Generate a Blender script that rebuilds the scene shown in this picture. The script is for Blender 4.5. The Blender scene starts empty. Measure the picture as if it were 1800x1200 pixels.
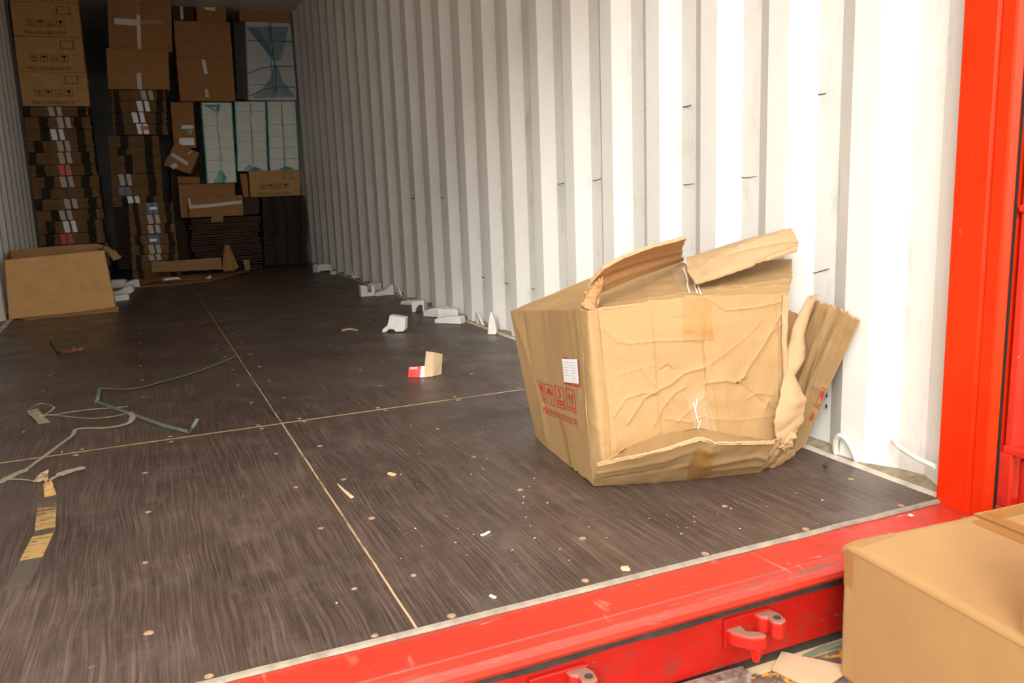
import bpy, bmesh, math, random
from mathutils import Vector, Matrix, Euler, noise

SC = bpy.context.scene
COL = SC.collection
random.seed(7)
V = Vector
R = math.radians

# ------------------------------------------------------------------ camera, sky, sun, exposure
CAM_POS = V((0.79021, -1.24410, 0.70858))
CAM_ROT = Euler((1.387397, 0.036568, -0.414096), 'XYZ')
FPX = 1493.13                                   # focal length in pixels of the 1800 px wide frame
cam_data = bpy.data.cameras.new('camera')
cam_data.sensor_width = 36.0
cam_data.lens = FPX / 1800 * 36.0
cam_data.clip_start = 0.02
cam_data.clip_end = 200
cam = bpy.data.objects.new('camera', cam_data)
COL.objects.link(cam)
cam.location = CAM_POS
cam.rotation_euler = CAM_ROT
SC.camera = cam

world = bpy.data.worlds.new('sky')
SC.world = world
world.use_nodes = True
bg = world.node_tree.nodes['Background']
bg.inputs['Strength'].default_value = 1.55
# hazy bright sky: strongest overhead, weaker towards the horizon
_wt = world.node_tree
_tc = _wt.nodes.new('ShaderNodeTexCoord'); _sp = _wt.nodes.new('ShaderNodeSeparateXYZ'); _rp = _wt.nodes.new('ShaderNodeValToRGB')
_wt.links.new(_tc.outputs['Generated'], _sp.inputs[0]); _wt.links.new(_sp.outputs[2], _rp.inputs['Fac'])
_e = _rp.color_ramp.elements
_e[0].position = 0.0; _e[0].color = (1.0, 0.96, 0.88, 1)
_e[1].position = 1.0; _e[1].color = (2.3, 2.22, 2.06, 1)
_m = _e.new(0.25); _m.color = (1.12, 1.075, 0.99, 1)
_wt.links.new(_rp.outputs['Color'], bg.inputs['Color'])
# strength raised towards the door side, put in to brighten cargo over walls
_q = []
for _op, _v in (('MULTIPLY', -1.0), ('MAXIMUM', 0.0), ('POWER', 2.0), ('MULTIPLY_ADD', 1.35)):
    _n = _wt.nodes.new('ShaderNodeMath'); _n.operation = _op; _n.inputs[1].default_value = _v
    _wt.links.new(_q[-1].outputs[0] if _q else _sp.outputs[1], _n.inputs[0]); _q.append(_n)
_q[-1].inputs[2].default_value = 0.85
_wt.links.new(_q[-1].outputs[0], bg.inputs['Strength'])

sun_data = bpy.data.lights.new('sun', 'SUN')
sun_data.energy = 1.35
sun_data.angle = R(20)
sun_data.color = (1.0, 0.955, 0.88)
sun = bpy.data.objects.new('sun', sun_data)
COL.objects.link(sun)
sun.location = (-3, -6, 4)
sun.rotation_euler = V((0.78, 1.0, -0.66)).to_track_quat('-Z', 'Y').to_euler()

SC.view_settings.view_transform = 'Standard'
SC.view_settings.look = 'None'
SC.view_settings.gamma = 1.0
SC.view_settings.use_curve_mapping = False
SC.view_settings.exposure = 0.95

# ------------------------------------------------------------------ pixel <-> place helpers
CM = CAM_ROT.to_matrix()

def at(ax, val, px, py):
    """point on the plane ax = val that the photograph shows at pixel (px, py)"""
    d = CM @ V(((px - 900) / FPX, -(py - 600) / FPX, -1.0))
    i = 'xyz'.index(ax)
    return CAM_POS + d * ((val - CAM_POS[i]) / d[i])

def fl(px, py, z=0.0):
    return at('z', z, px, py)

def proj(p):
    d = CM.transposed() @ (p - CAM_POS)
    return (900 + FPX * d.x / -d.z, 600 - FPX * d.y / -d.z)

# ------------------------------------------------------------------ materials
def mat(name, base=(0.5, 0.5, 0.5), rough=0.6, spec=0.5, metal=0.0):
    m = bpy.data.materials.new(name)
    m.use_nodes = True
    b = m.node_tree.nodes['Principled BSDF']
    b.inputs['Base Color'].default_value = (*base, 1)
    b.inputs['Roughness'].default_value = rough
    b.inputs['Specular IOR Level'].default_value = spec
    b.inputs['Metallic'].default_value = metal
    return m

class NT:
    """small helper for writing node trees"""
    def __init__(self, m):
        self.t = m.node_tree; self.n = self.t.nodes; self.l = self.t.links
        self.b = self.n['Principled BSDF']
    def link(self, a, b): self.l.new(a, b)
    def coord(self, kind='Object'):
        return self.n.new('ShaderNodeTexCoord').outputs[kind]
    def mapping(self, vec, scale=(1, 1, 1), loc=(0, 0, 0), rot=(0, 0, 0)):
        q = self.n.new('ShaderNodeMapping'); self.link(vec, q.inputs['Vector'])
        q.inputs['Scale'].default_value = scale; q.inputs['Location'].default_value = loc; q.inputs['Rotation'].default_value = rot
        return q.outputs['Vector']
    def noise(self, vec, scale, detail=4, rough=0.55, dist=0.0):
        q = self.n.new('ShaderNodeTexNoise'); self.link(vec, q.inputs['Vector'])
        q.inputs['Scale'].default_value = scale; q.inputs['Detail'].default_value = detail
        q.inputs['Roughness'].default_value = rough; q.inputs['Distortion'].default_value = dist
        return q.outputs['Fac']
    def ramp(self, fac, stops):
        q = self.n.new('ShaderNodeValToRGB'); self.link(fac, q.inputs['Fac'])
        e = q.color_ramp.elements
        while len(e) < len(stops): e.new(0.5)
        for i, (p, c) in enumerate(stops):
            e[i].position = p; e[i].color = (*c, 1) if len(c) == 3 else c
        return q.outputs['Color']
    def mix(self, fac, a, b, mode='MIX'):
        q = self.n.new('ShaderNodeMix'); q.data_type = 'RGBA'; q.blend_type = mode
        for sock, v in ((q.inputs[0], fac), (q.inputs[6], a), (q.inputs[7], b)):
            if hasattr(v, 'links'): self.link(v, sock)
            elif isinstance(v, (int, float)): sock.default_value = v
            else: sock.default_value = (*v, 1)
        return q.outputs[2]
    def math(self, op, a, b=0.0, c=0.0):
        q = self.n.new('ShaderNodeMath'); q.operation = op
        for i, v in enumerate((a, b, c)):
            if hasattr(v, 'links'): self.link(v, q.inputs[i])
            else: q.inputs[i].default_value = v
        return q.outputs[0]
    def sep(self, vec):
        q = self.n.new('ShaderNodeSeparateXYZ'); self.link(vec, q.inputs[0]); return q.outputs
    def bump(self, h, strength=0.2, dist=0.01):
        q = self.n.new('ShaderNodeBump'); self.link(h, q.inputs['Height'])
        q.inputs['Strength'].default_value = strength; q.inputs['Distance'].default_value = dist
        self.link(q.outputs['Normal'], self.b.inputs['Normal'])
    def base(self, c): self.link(c, self.b.inputs['Base Color'])
    def rough(self, c): self.link(c, self.b.inputs['Roughness'])

def cardboard(name, col, dark=0.82, flute=0.35, rough=0.75, flute_dir=0, bump=0.16):
    """kraft board: UVs are in metres, flutes run along v"""
    m = mat(name, col, rough, 0.25)
    t = NT(m)
    uv = t.coord('UV')
    n1 = t.noise(uv, 9, 5, 0.6)
    n2 = t.noise(t.mapping(uv, (260, 14, 1) if flute_dir == 0 else (14, 260, 1)), 1, 3)
    n3 = t.noise(uv, 900, 2)
    d = tuple(c * dark for c in col)
    l = tuple(min(1, c * 1.08) for c in col)
    c = t.ramp(n1, [(0.3, d), (0.7, l)])
    c = t.mix(flute, c, t.ramp(n2, [(0.35, d), (0.6, l)]))
    c = t.mix(0.18, c, t.ramp(n3, [(0.35, tuple(x * 0.6 for x in col)), (0.6, l)]))
    t.base(c)
    w = t.n.new('ShaderNodeTexWave'); w.bands_direction = 'X' if flute_dir == 0 else 'Y'
    t.link(uv, w.inputs['Vector']); w.inputs['Scale'].default_value = 42; w.inputs['Distortion'].default_value = 0.4
    h = t.math('ADD', t.math('MULTIPLY', w.outputs['Fac'], 0.25), t.math('MULTIPLY', n2, 0.5))
    t.bump(h, bump, 0.002)
    return m

M = {}
M['kraft_hero'] = cardboard('pale kraft board', (0.350, 0.222, 0.100), dark=0.94)
M['kraft_light'] = cardboard('torn light kraft liner', (0.415, 0.280, 0.150), dark=0.94)
M['kraft_inside'] = cardboard('kraft inner face', (0.390, 0.215, 0.092), flute=0.6)
M['kraft_fg'] = cardboard('smooth kraft board', (0.390, 0.232, 0.094), flute=0.05, bump=0.03, dark=0.95)
M['kraft_meas'] = cardboard('yellow kraft board', (0.600, 0.350, 0.140), flute=0.2)
M['kraft_brown'] = cardboard('reddish kraft board', (0.430, 0.215, 0.085), flute=0.2)
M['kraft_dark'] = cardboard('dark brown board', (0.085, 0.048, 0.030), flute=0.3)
M['board_edge'] = cardboard('corrugated board edge', (0.500, 0.310, 0.160), dark=0.55, flute=0.8)
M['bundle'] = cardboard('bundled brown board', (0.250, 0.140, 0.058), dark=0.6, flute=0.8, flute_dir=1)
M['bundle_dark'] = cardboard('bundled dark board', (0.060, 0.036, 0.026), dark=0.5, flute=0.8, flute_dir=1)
M['slot_filler'] = mat('near black notch filler', (0.035, 0.022, 0.014), 0.8, 0.2)  # near-black colour put in to make the bundle notches look dark
M['wood'] = mat('splintered wood', (0.55, 0.36, 0.18), 0.7, 0.3)

def paint_wall():
    m = mat('white container paint', (0.80, 0.78, 0.72), 0.45, 0.4)
    t = NT(m); o = t.coord('Object')
    n1 = t.noise(o, 1.6, 5, 0.6)
    c = t.ramp(n1, [(0.3, (0.76, 0.745, 0.70)), (0.65, (0.86, 0.85, 0.81))])
    # valleys collect smudges: the outer flat of the corrugation
    x = t.sep(o)[0]
    valley = t.math('GREATER_THAN', t.math('ABSOLUTE', t.math('SUBTRACT', x, 1.175)), 1.203)
    sm = t.noise(t.mapping(o, (1, 6, 2.2)), 2.5, 6, 0.7)
    smr = t.ramp(sm, [(0.52, (0, 0, 0)), (0.78, (1, 1, 1))])
    c = t.mix(t.math('MULTIPLY', t.math('MULTIPLY', smr, valley), 0.38), c, (0.36, 0.28, 0.245))
    # thin horizontal scuffs
    sc = t.noise(t.mapping(o, (0.6, 3.0, 60)), 1.4, 3, 0.5, 0.6)
    scr = t.ramp(sc, [(0.715, (0, 0, 0)), (0.735, (1, 1, 1))])
    c = t.mix(t.math('MULTIPLY', scr, 0.10), c, (0.16, 0.15, 0.14))
    # green chalky rubs in a few valleys
    g = t.noise(t.mapping(o, (1, 3.2, 1.6), (4.2, 1.3, 0.7)), 1.9, 4, 0.6)
    gr = t.ramp(g, [(0.63, (0, 0, 0)), (0.72, (1, 1, 1))])
    c = t.mix(t.math('MULTIPLY', t.math('MULTIPLY', gr, valley), 0.4), c, (0.33, 0.60, 0.45))
    t.base(c)
    t.bump(t.noise(o, 7, 3), 0.08, 0.02)
    return m
M['wall'] = paint_wall()

def floor_mat():
    m = mat('dark film faced plywood', (0.05, 0.035, 0.03), 0.42, 0.5)
    t = NT(m); o = t.coord('Object')
    warp = t.noise(t.mapping(o, (1.6, 0.8, 1)), 2.0, 2)
    x, y, z = t.sep(o)
    wv = t.n.new('ShaderNodeCombineXYZ')
    t.link(t.math('ADD', t.math('MULTIPLY', x, 190), t.math('MULTIPLY', warp, 13)), wv.inputs[0])
    t.link(t.math('MULTIPLY', y, 3.6), wv.inputs[1])
    g = t.noise(wv.outputs[0], 1.0, 4, 0.6)
    fine = t.noise(t.mapping(o, (430, 9, 1)), 1, 3, 0.6)
    big = t.noise(o, 2.2, 5, 0.6)
    c = t.ramp(g, [(0.36, (0.012, 0.0065, 0.005)), (0.50, (0.058, 0.037, 0.029)), (0.68, (0.200, 0.142, 0.114))])
    c = t.mix(0.35, c, t.ramp(fine, [(0.35, (0.014, 0.008, 0.0065)), (0.7, (0.200, 0.142, 0.115))]))
    c = t.mix(0.45, c, t.ramp(big, [(0.35, (0.032, 0.021, 0.0165)), (0.7, (0.115, 0.080, 0.065))]))
    # pale scratches, along and across
    for sc_, th, a in (((150, 3.0, 1), 0.735, 0.5), ((5, 60, 1), 0.745, 0.35), ((26, 34, 1), 0.76, 0.3)):
        s = t.noise(t.mapping(o, sc_, rot=(0, 0, 0.12 if sc_[0] == 26 else 0.02)), 1, 2, 0.5, 0.3)
        c = t.mix(t.math('MULTIPLY', t.ramp(s, [(th, (0, 0, 0)), (th + 0.03, (1, 1, 1))]), a), c, (0.30, 0.245, 0.20))
    ds = t.noise(t.mapping(o, (3, 2, 1)), 3, 6, 0.75)
    c = t.mix(t.math('MULTIPLY', t.ramp(ds, [(0.50, (0, 0, 0)), (0.75, (1, 1, 1))]), 0.35), c, (0.20, 0.155, 0.125))
    # worn edges of the panels
    def seam(co, pos, w):
        wob = t.math('MULTIPLY', t.math('SUBTRACT', t.noise(o, 6, 2), 0.5), 0.004)
        d = t.math('ABSOLUTE', t.math('ADD', t.math('SUBTRACT', co, pos), wob))
        return t.math('LESS_THAN', d, w)
    tan = (0.50, 0.33, 0.19)
    brk = t.ramp(t.noise(o, 11, 4), [(0.33, (0.35, 0.35, 0.35)), (0.5, (1, 1, 1))])
    for co, pos, w in ((x, 1.139, 0.0022), (y, 1.402, 0.0050), (y, 3.842, 0.004), (y, 6.282, 0.004)):
        c = t.mix(t.math('MULTIPLY', seam(co, pos, w), brk), c, tan)
    t.base(c)
    t.rough(t.ramp(t.noise(o, 5, 4), [(0.3, (0.33, 0.33, 0.33)), (0.7, (0.5, 0.5, 0.5))]))
    t.bump(t.math('ADD', t.math('MULTIPLY', g, 0.6), fine), 0.12, 0.002)
    return m
M['floor'] = floor_mat()

def red_paint(name, dirt=0.45, base=(0.80, 0.030, 0.012), dust=0.0):
    m = mat(name, base, 0.35, 0.3)
    t = NT(m); o = t.coord('Object')
    n1 = t.noise(o, 6, 6, 0.65)
    n2 = t.noise(t.mapping(o, (4, 4, 4)), 7, 6, 0.7)
    c = t.ramp(n1, [(0.3, tuple(x * 0.82 for x in base)), (0.65, base)])
    c = t.mix(t.math('MULTIPLY', t.ramp(n2, [(0.5, (0, 0, 0)), (0.75, (1, 1, 1))]), dirt * .8), c, (0.13, 0.035, 0.022))
    s = t.noise(t.mapping(o, (9, 60, 30), rot=(0.2, 0.1, 0.5)), 1, 3, 0.6, 0.5)
    c = t.mix(t.math('MULTIPLY', t.ramp(s, [(0.70, (0, 0, 0)), (0.74, (1, 1, 1))]), dirt * 0.9), c, (0.85, 0.36, 0.27))
    k = t.noise(t.mapping(o, (5, 40, 40)), 1, 5, 0.7)
    c = t.mix(t.math('MULTIPLY', t.ramp(k, [(0.66, (0, 0, 0)), (0.70, (1, 1, 1))]), dirt), c, (0.13, 0.10, 0.085))
    if dust:   # sandy dust settles on upward faces
        gz = t.sep(t.n.new('ShaderNodeNewGeometry').outputs['Normal'])[2]
        up = t.ramp(t.math('ADD', gz, t.math('MULTIPLY', t.math('SUBTRACT', n2, .5), 1.2)), [(0.55, (0, 0, 0)), (0.85, (1, 1, 1))])
        c = t.mix(t.math('MULTIPLY', up, dust), c, (0.22, 0.155, 0.11))
    t.base(c)
    t.rough(t.ramp(n1, [(0.3, (0.28, 0.28, 0.28)), (0.7, (0.5, 0.5, 0.5))]))
    t.bump(n2, 0.08, 0.004)
    return m
M['red_post'] = red_paint('bright red paint', 0.10, (0.86, 0.032, 0.001))
def sill_grime(m):
    """grey dirt caught in the groove and rubbed along the nose of the sill"""
    t = NT(m); o = t.coord('Object'); x, y, z = t.sep(o)
    src = t.b.inputs['Base Color'].links[0].from_socket
    def near(pos, w):
        wob = t.math('MULTIPLY', t.math('SUBTRACT', t.noise(o, 14, 3), 0.5), w * 1.6)
        return t.math('LESS_THAN', t.math('ABSOLUTE', t.math('ADD', t.math('SUBTRACT', y, pos), wob)), w)
    brk = t.ramp(t.noise(t.mapping(o, (9, 30, 30)), 1, 6, 0.75), [(0.42, (0, 0, 0)), (0.52, (1, 1, 1))])
    brk2 = t.ramp(t.noise(t.mapping(o, (6, 90, 60), (3, 0, 0)), 1, 6, 0.8), [(0.50, (0, 0, 0)), (0.58, (1, 1, 1))])
    c = t.mix(t.math('MULTIPLY', t.math('MULTIPLY', near(-.100, .0022), brk), .7), src, (0.075, 0.055, 0.045))
    c = t.mix(t.math('MULTIPLY', t.math('MULTIPLY', near(-.119, .007), brk2), .7), c, (0.10, 0.075, 0.06))
    c = t.mix(t.math('MULTIPLY', t.math('MULTIPLY', near(-.012, .0028), brk), .6), c, (0.09, 0.07, 0.06))
    s1 = t.noise(t.mapping(o, (26, 5, 5), rot=(0, 0, 0.5)), 1, 3, 0.6, 0.4)
    c = t.mix(t.math('MULTIPLY', t.ramp(s1, [(0.66, (0, 0, 0)), (0.70, (1, 1, 1))]), .5), c, (0.56, 0.17, 0.12))
    t.base(c)
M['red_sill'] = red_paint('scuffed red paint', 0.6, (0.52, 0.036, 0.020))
M['red_front'] = red_paint('dirty red paint in shade tone', 0.95, (0.36, 0.008, 0.0045))  # base darkened to paint the front face's shade, with real dirt over it
sill_grime(M['red_sill'])
M['red_keeper'] = red_paint('dusty red forged steel', 0.5, (0.46, 0.014, 0.008), 0.8)
M['red_door'] = red_paint('dusty red paint', 0.6, (0.72, 0.035, 0.018))

def plate_mat():
    m = mat('worn dock plate', (0.15, 0.11, 0.09), 0.55, 0.4, 0.0)
    t = NT(m); o = t.coord('Object')
    n1 = t.noise(o, 14, 6, 0.7)
    c = t.ramp(n1, [(0.3, (0.065, 0.045, 0.036)), (0.7, (0.22, 0.16, 0.13))])
    y = t.sep(o)[1]
    o1 = t.noise(t.mapping(o, (1, 1.8, 1)), 26, 4, 0.65, 0.5)
    c = t.mix(t.ramp(o1, [(0.56, (0, 0, 0)), (0.585, (1, 1, 1))]), c, (0.66, 0.30, 0.035))
    lip = t.math('GREATER_THAN', y, -0.108)
    strip = t.math('MULTIPLY', t.math('GREATER_THAN', y, -0.134), t.math('SUBTRACT', 1.0, lip))
    o2 = t.noise(o, 16, 5, 0.7)
    c = t.mix(t.math('MULTIPLY', strip, t.ramp(o2, [(0.40, (0, 0, 0)), (0.45, (1, 1, 1))])), c, (0.60, 0.47, 0.27))
    c = t.mix(lip, c, (0.085, 0.068, 0.055))
    t.base(c)
    t.bump(n1, 0.25, 0.004)
    return m
M['plate'] = plate_mat()

def steel_mat():
    m = mat('rusty painted steel', (0.3, 0.26, 0.23), 0.5, 0.5, 0.3)
    t = NT(m); o = t.coord('Object')
    t.base(t.ramp(t.noise(o, 25, 6, 0.7), [(0.35, (0.10, 0.06, 0.045)), (0.6, (0.36, 0.30, 0.26))]))
    return m
M['steel'] = steel_mat()

def simple(name, base, rough=0.6, spec=0.4, var=0.12, scale=20):
    m = mat(name, base, rough, spec)
    t = NT(m)
    t.base(t.ramp(t.noise(t.coord('Object'), scale, 4), [(0.3, tuple(max(0, c * (1 - var)) for c in base)), (0.7, tuple(min(1, c * (1 + var * 0.5)) for c in base))]))
    return m
M['foam'] = simple('white packing foam', (0.80, 0.79, 0.76), 0.7, 0.3, 0.08)
M['near_black'] = simple('near black matte', (0.045, 0.037, 0.032), 0.8, 0.2, 0.4)
M['dust'] = simple('sandy dirt', (0.34, 0.28, 0.20), 0.9, 0.1, 0.4, 40)
M['seal'] = simple('pale sealant', (0.27, 0.235, 0.18), 0.7, 0.3, 0.3, 30)
M['ring'] = simple('white painted steel', (0.78, 0.75, 0.68), 0.4, 0.5, 0.2, 30)
M['ledge'] = simple('dusty white steel', (0.60, 0.54, 0.44), 0.7, 0.3, 0.35, 14)
M['paper'] = simple('white paper', (0.82, 0.82, 0.84), 0.7, 0.3, 0.05)
M['tag'] = simple('pale paper tag', (0.62, 0.50, 0.40), 0.6, 0.3, 0.1)
M['tag_white'] = simple('glossy white tag', (0.82, 0.82, 0.86), 0.35, 0.5, 0.1)
M['tag_red'] = simple('red printed tag', (0.70, 0.03, 0.03), 0.4, 0.5, 0.1)
M['tag_blue'] = simple('navy printed tag', (0.035, 0.06, 0.16), 0.4, 0.5, 0.1)
M['strap'] = simple('dark strapping', (0.035, 0.045, 0.05), 0.5, 0.4, 0.2)
M['green'] = simple('green plastic strap', (0.155, 0.20, 0.135), 0.4, 0.5, 0.2, 40)
M['ink_red'] = simple('red ink', (0.52, 0.035, 0.03), 0.7, 0.2, 0.15, 60)
M['ink_black'] = simple('black ink', (0.035, 0.025, 0.02), 0.7, 0.2, 0.2, 60)
M['ink_grey'] = simple('grey ink', (0.55, 0.56, 0.62), 0.7, 0.2, 0.2, 60)
M['ink_blue'] = simple('blue marker ink', (0.02, 0.14, 0.32), 0.5, 0.3, 0.2, 60)
M['ink_white'] = simple('white ink', (0.85, 0.84, 0.82), 0.6, 0.3, 0.02)
M['card_red'] = simple('red printed card', (0.80, 0.025, 0.022), 0.45, 0.4, 0.05)
M['card_kraft'] = simple('plain card', (0.56, 0.40, 0.25), 0.7, 0.3, 0.06)
M['wrapper'] = simple('dark red wrapper', (0.24, 0.075, 0.05), 0.5, 0.4, 0.3, 60)
M['screw'] = simple('worn screw plug', (0.40, 0.26, 0.16), 0.6, 0.3, 0.45, 90)
M['crumb'] = simple('foam crumbs and chips', (0.70, 0.62, 0.52), 0.7, 0.3, 0.2, 60)
M['rubber'] = simple('black rubber', (0.02, 0.02, 0.02), 0.6, 0.3, 0.2)
M['pack'] = simple('white boxed goods', (0.92, 0.94, 0.88), 0.5, 0.4, 0.06, 8)
M['pack_grey'] = simple('grey boxed goods', (0.62, 0.66, 0.68), 0.5, 0.4, 0.08, 8)

def film(name, col, alpha, rough=0.12, wr=18, bump=0.5):
    """thin plastic: partly see-through and glossy"""
    m = mat(name, col, rough, 0.6)
    t = NT(m); o = t.coord('Object')
    n = t.noise(o, wr, 3, 0.6, 0.8)
    t.link(t.math('ADD', alpha, t.math('MULTIPLY', t.math('SUBTRACT', n, 0.5), alpha * 0.5)), t.b.inputs['Alpha'])
    t.bump(n, bump, 0.02)
    return m
M['tape_smooth'] = film('flat clear tape', (0.62, 0.45, 0.24), 0.16, 0.3, 4, 0.03)
M['tape_clear'] = film('clear packing tape', (0.80, 0.70, 0.55), 0.30, 0.12, 60)
M['tape_shiny'] = film('crinkled tape with painted sheen', (0.95, 0.90, 0.84), 0.90, 0.10, 90)  # near-white, almost opaque: reflected daylight painted into the clear tape
M['tape_glint'] = film('clear tape with glints', (0.90, 0.78, 0.55), 0.12, 0.08, 110)
M['glint'] = film('painted tape glint', (0.92, 0.88, 0.80), 0.8, 0.1, 90, 0.2)  # pale colour that paints the glints on clear tape
M['tape_amber'] = film('amber packing tape', (0.46, 0.235, 0.055), 0.50, 0.25, 30, 0.12)
M['film_white'] = film('clear wrapping film', (0.80, 0.90, 0.86), 0.10, 0.12, 16)
M['film_teal'] = film('teal wrapping film', (0.07, 0.42, 0.40), 0.75, 0.15, 16)
M['film_blue'] = film('blue wrapping film', (0.08, 0.29, 0.42), 0.46, 0.15, 16)
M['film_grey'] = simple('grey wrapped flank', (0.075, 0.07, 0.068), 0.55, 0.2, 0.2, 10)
M['film_tangle'] = film('yellowed tape film', (0.55, 0.52, 0.36), 0.42, 0.2, 60)

def patchy_tape():
    m = mat('tape with kraft residue', (0.5, 0.3, 0.12), 0.5, 0.4)
    t = NT(m); uv = t.coord('UV')
    n = t.noise(t.mapping(uv, (18, 110, 1)), 1, 5, 0.75)
    big = t.noise(t.mapping(uv, (2, 13, 1)), 1, 2, 0.5)
    v = t.sep(uv)[1]
    def band(a, b): return t.math('MULTIPLY', t.math('GREATER_THAN', v, a), t.math('LESS_THAN', v, b))
    s = t.math('ADD', t.math('MULTIPLY', n, 0.75), t.math('MULTIPLY', t.math('ADD', band(.135, .265), band(.30, .40)), .19))
    s = t.math('ADD', s, t.math('MULTIPLY', band(.40, .47), .12))
    t.base(t.ramp(s, [(0.50, (0.20, 0.18, 0.14)), (0.53, (0.43, 0.27, 0.105))]))
    t.link(t.ramp(s, [(0.50, (0.16, 0.16, 0.16)), (0.53, (1, 1, 1))]), t.b.inputs['Alpha'])
    return m
M['tape_patchy'] = patchy_tape()

# ------------------------------------------------------------------ object helpers
def tag(o, label=None, cat=None, group=None, kind=None):
    if label: o['label'] = label
    if cat: o['category'] = cat
    if group: o['group'] = group
    if kind: o['kind'] = kind
    return o

def empty(name, loc, label, cat, group=None, kind=None):
    o = bpy.data.objects.new(name, None)
    o.empty_display_size = 0.05
    COL.objects.link(o)
    o.location = loc
    return tag(o, label, cat, group, kind)

class MB:
    """collects geometry in world space; build() links it as ONE object"""
    def __init__(self):
        self.v = []; self.f = []; self.uv = []; self.mi = []
    def quad(self, pts, uvs=None, mi=0):
        b = len(self.v)
        self.v += [V(p) for p in pts]
        self.f.append(list(range(b, b + len(pts))))
        self.uv.append(uvs or [(p[0] + p[1] * 0.7, p[2] + p[1] * 0.3) for p in pts])
        self.mi.append(mi)
    def grid(self, P, UV, mi=0, flip=False):
        b = len(self.v); nu = len(P); nv = len(P[0])
        for i in range(nu):
            for j in range(nv): self.v.append(V(P[i][j]))
        for i in range(nu - 1):
            for j in range(nv - 1):
                q = [(i, j), (i + 1, j), (i + 1, j + 1), (i, j + 1)]
                if flip: q.reverse()
                self.f.append([b + a * nv + c for a, c in q])
                self.uv.append([UV[a][c] for a, c in q]); self.mi.append(mi)
    def box(self, lo, hi, mi=0, M4=None):
        c = [V((x, y, z)) for x in (lo[0], hi[0]) for y in (lo[1], hi[1]) for z in (lo[2], hi[2])]
        if M4: c = [M4 @ p for p in c]
        self.hexa(c, mi)
    def hexa(self, c, mi=0):
        """c: 8 corners ordered x(y(z))"""
        for q in ((0, 1, 3, 2), (4, 6, 7, 5), (0, 4, 5, 1), (2, 3, 7, 6), (0, 2, 6, 4), (1, 5, 7, 3)):
            p = [c[i] for i in q]
            a = (p[1] - p[0]).length; d = (p[3] - p[0]).length
            self.quad(p, [(0, 0), (a, 0), (a, d), (0, d)], mi)
    def prism(self, poly, axis_vec, mi=0):
        """poly: list of 3D points, extruded by axis_vec"""
        a = V(axis_vec); n = len(poly); P = [V(p) for p in poly]
        self.quad(P, None, mi); self.quad([p + a for p in reversed(P)], None, mi)
        acc = 0
        for i in range(n):
            p, q = P[i], P[(i + 1) % n]; L = (q - p).length
            self.quad([q, p, p + a, q + a], [(acc + L, 0), (acc, 0), (acc, a.length), (acc + L, a.length)], mi); acc += L
    def tube(self, pts, r, n=8, mi=0, cap=True, closed=False):
        rings = []
        P = [V(p) for p in pts]; m = len(P)
        up = V((0, 0, 1))
        for i in range(m):
            if closed: d = (P[(i + 1) % m] - P[i - 1]).normalized()
            else: d = (P[min(i + 1, m - 1)] - P[max(i - 1, 0)]).normalized()
            a = d.cross(up)
            if a.length < 1e-3: a = d.cross(V((0, 1, 0)))
            a.normalize(); b = a.cross(d).normalized()
            rr = r[i] if isinstance(r, (list, tuple)) else r
            rings.append([P[i] + a * math.cos(t) * rr + b * math.sin(t) * rr for t in [2 * math.pi * k / n for k in range(n)]])
        last = m if closed else m - 1
        for i in range(last):
            A, B = rings[i], rings[(i + 1) % m]
            for k in range(n):
                self.quad([A[k], A[(k + 1) % n], B[(k + 1) % n], B[k]], None, mi)
        if cap and not closed:
            self.quad(list(reversed(rings[0])), None, mi); self.quad(rings[-1], None, mi)
    def build(self, name, mats, parent=None, smooth=False, bevel=0.0, seg=2, weld=1e-5, angle=35):
        mats = mats if isinstance(mats, (list, tuple)) else [mats]
        org = parent_origin(parent)
        me = bpy.data.meshes.new(name)
        me.from_pydata([p - org for p in self.v], [], self.f)
        ul = me.uv_layers.new(name='UVMap')
        k = 0
        for f in self.uv:
            for c in f:
                ul.data[k].uv = c; k += 1
        for i, p in enumerate(me.polygons): p.material_index = self.mi[i]
        for mm in mats: me.materials.append(mm)
        bm = bmesh.new(); bm.from_mesh(me)
        if weld: bmesh.ops.remove_doubles(bm, verts=bm.verts, dist=weld)
        bmesh.ops.recalc_face_normals(bm, faces=bm.faces)
        for f in bm.faces: f.smooth = smooth
        for e in bm.edges:
            if len(e.link_faces) == 2 and e.calc_face_angle(0) > R(angle): e.smooth = False
        bm.to_mesh(me); bm.free()
        o = bpy.data.objects.new(name, me)
        COL.objects.link(o)
        if parent is not None: o.parent = parent
        if bevel:
            b = o.modifiers.new('bevel', 'BEVEL'); b.width = bevel; b.segments = seg
            b.limit_method = 'ANGLE'; b.angle_limit = R(30)
        return o

def parent_origin(p):
    o = V((0, 0, 0))
    while p is not None:
        o += V(p.location); p = p.parent
    return o

def top(mb, name, m, label, cat, loc=None, group=None, kind=None, **kw):
    """one-mesh thing whose origin sits at its base"""
    if loc is None:
        lo = [min(p[i] for p in mb.v) for i in range(3)]; hi = [max(p[i] for p in mb.v) for i in range(3)]
        loc = V(((lo[0] + hi[0]) / 2, (lo[1] + hi[1]) / 2, lo[2]))
    mb.v = [p - loc for p in mb.v]
    o = mb.build(name, m, None, **kw)
    o.location = loc
    return tag(o, label, cat, group, kind)

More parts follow.
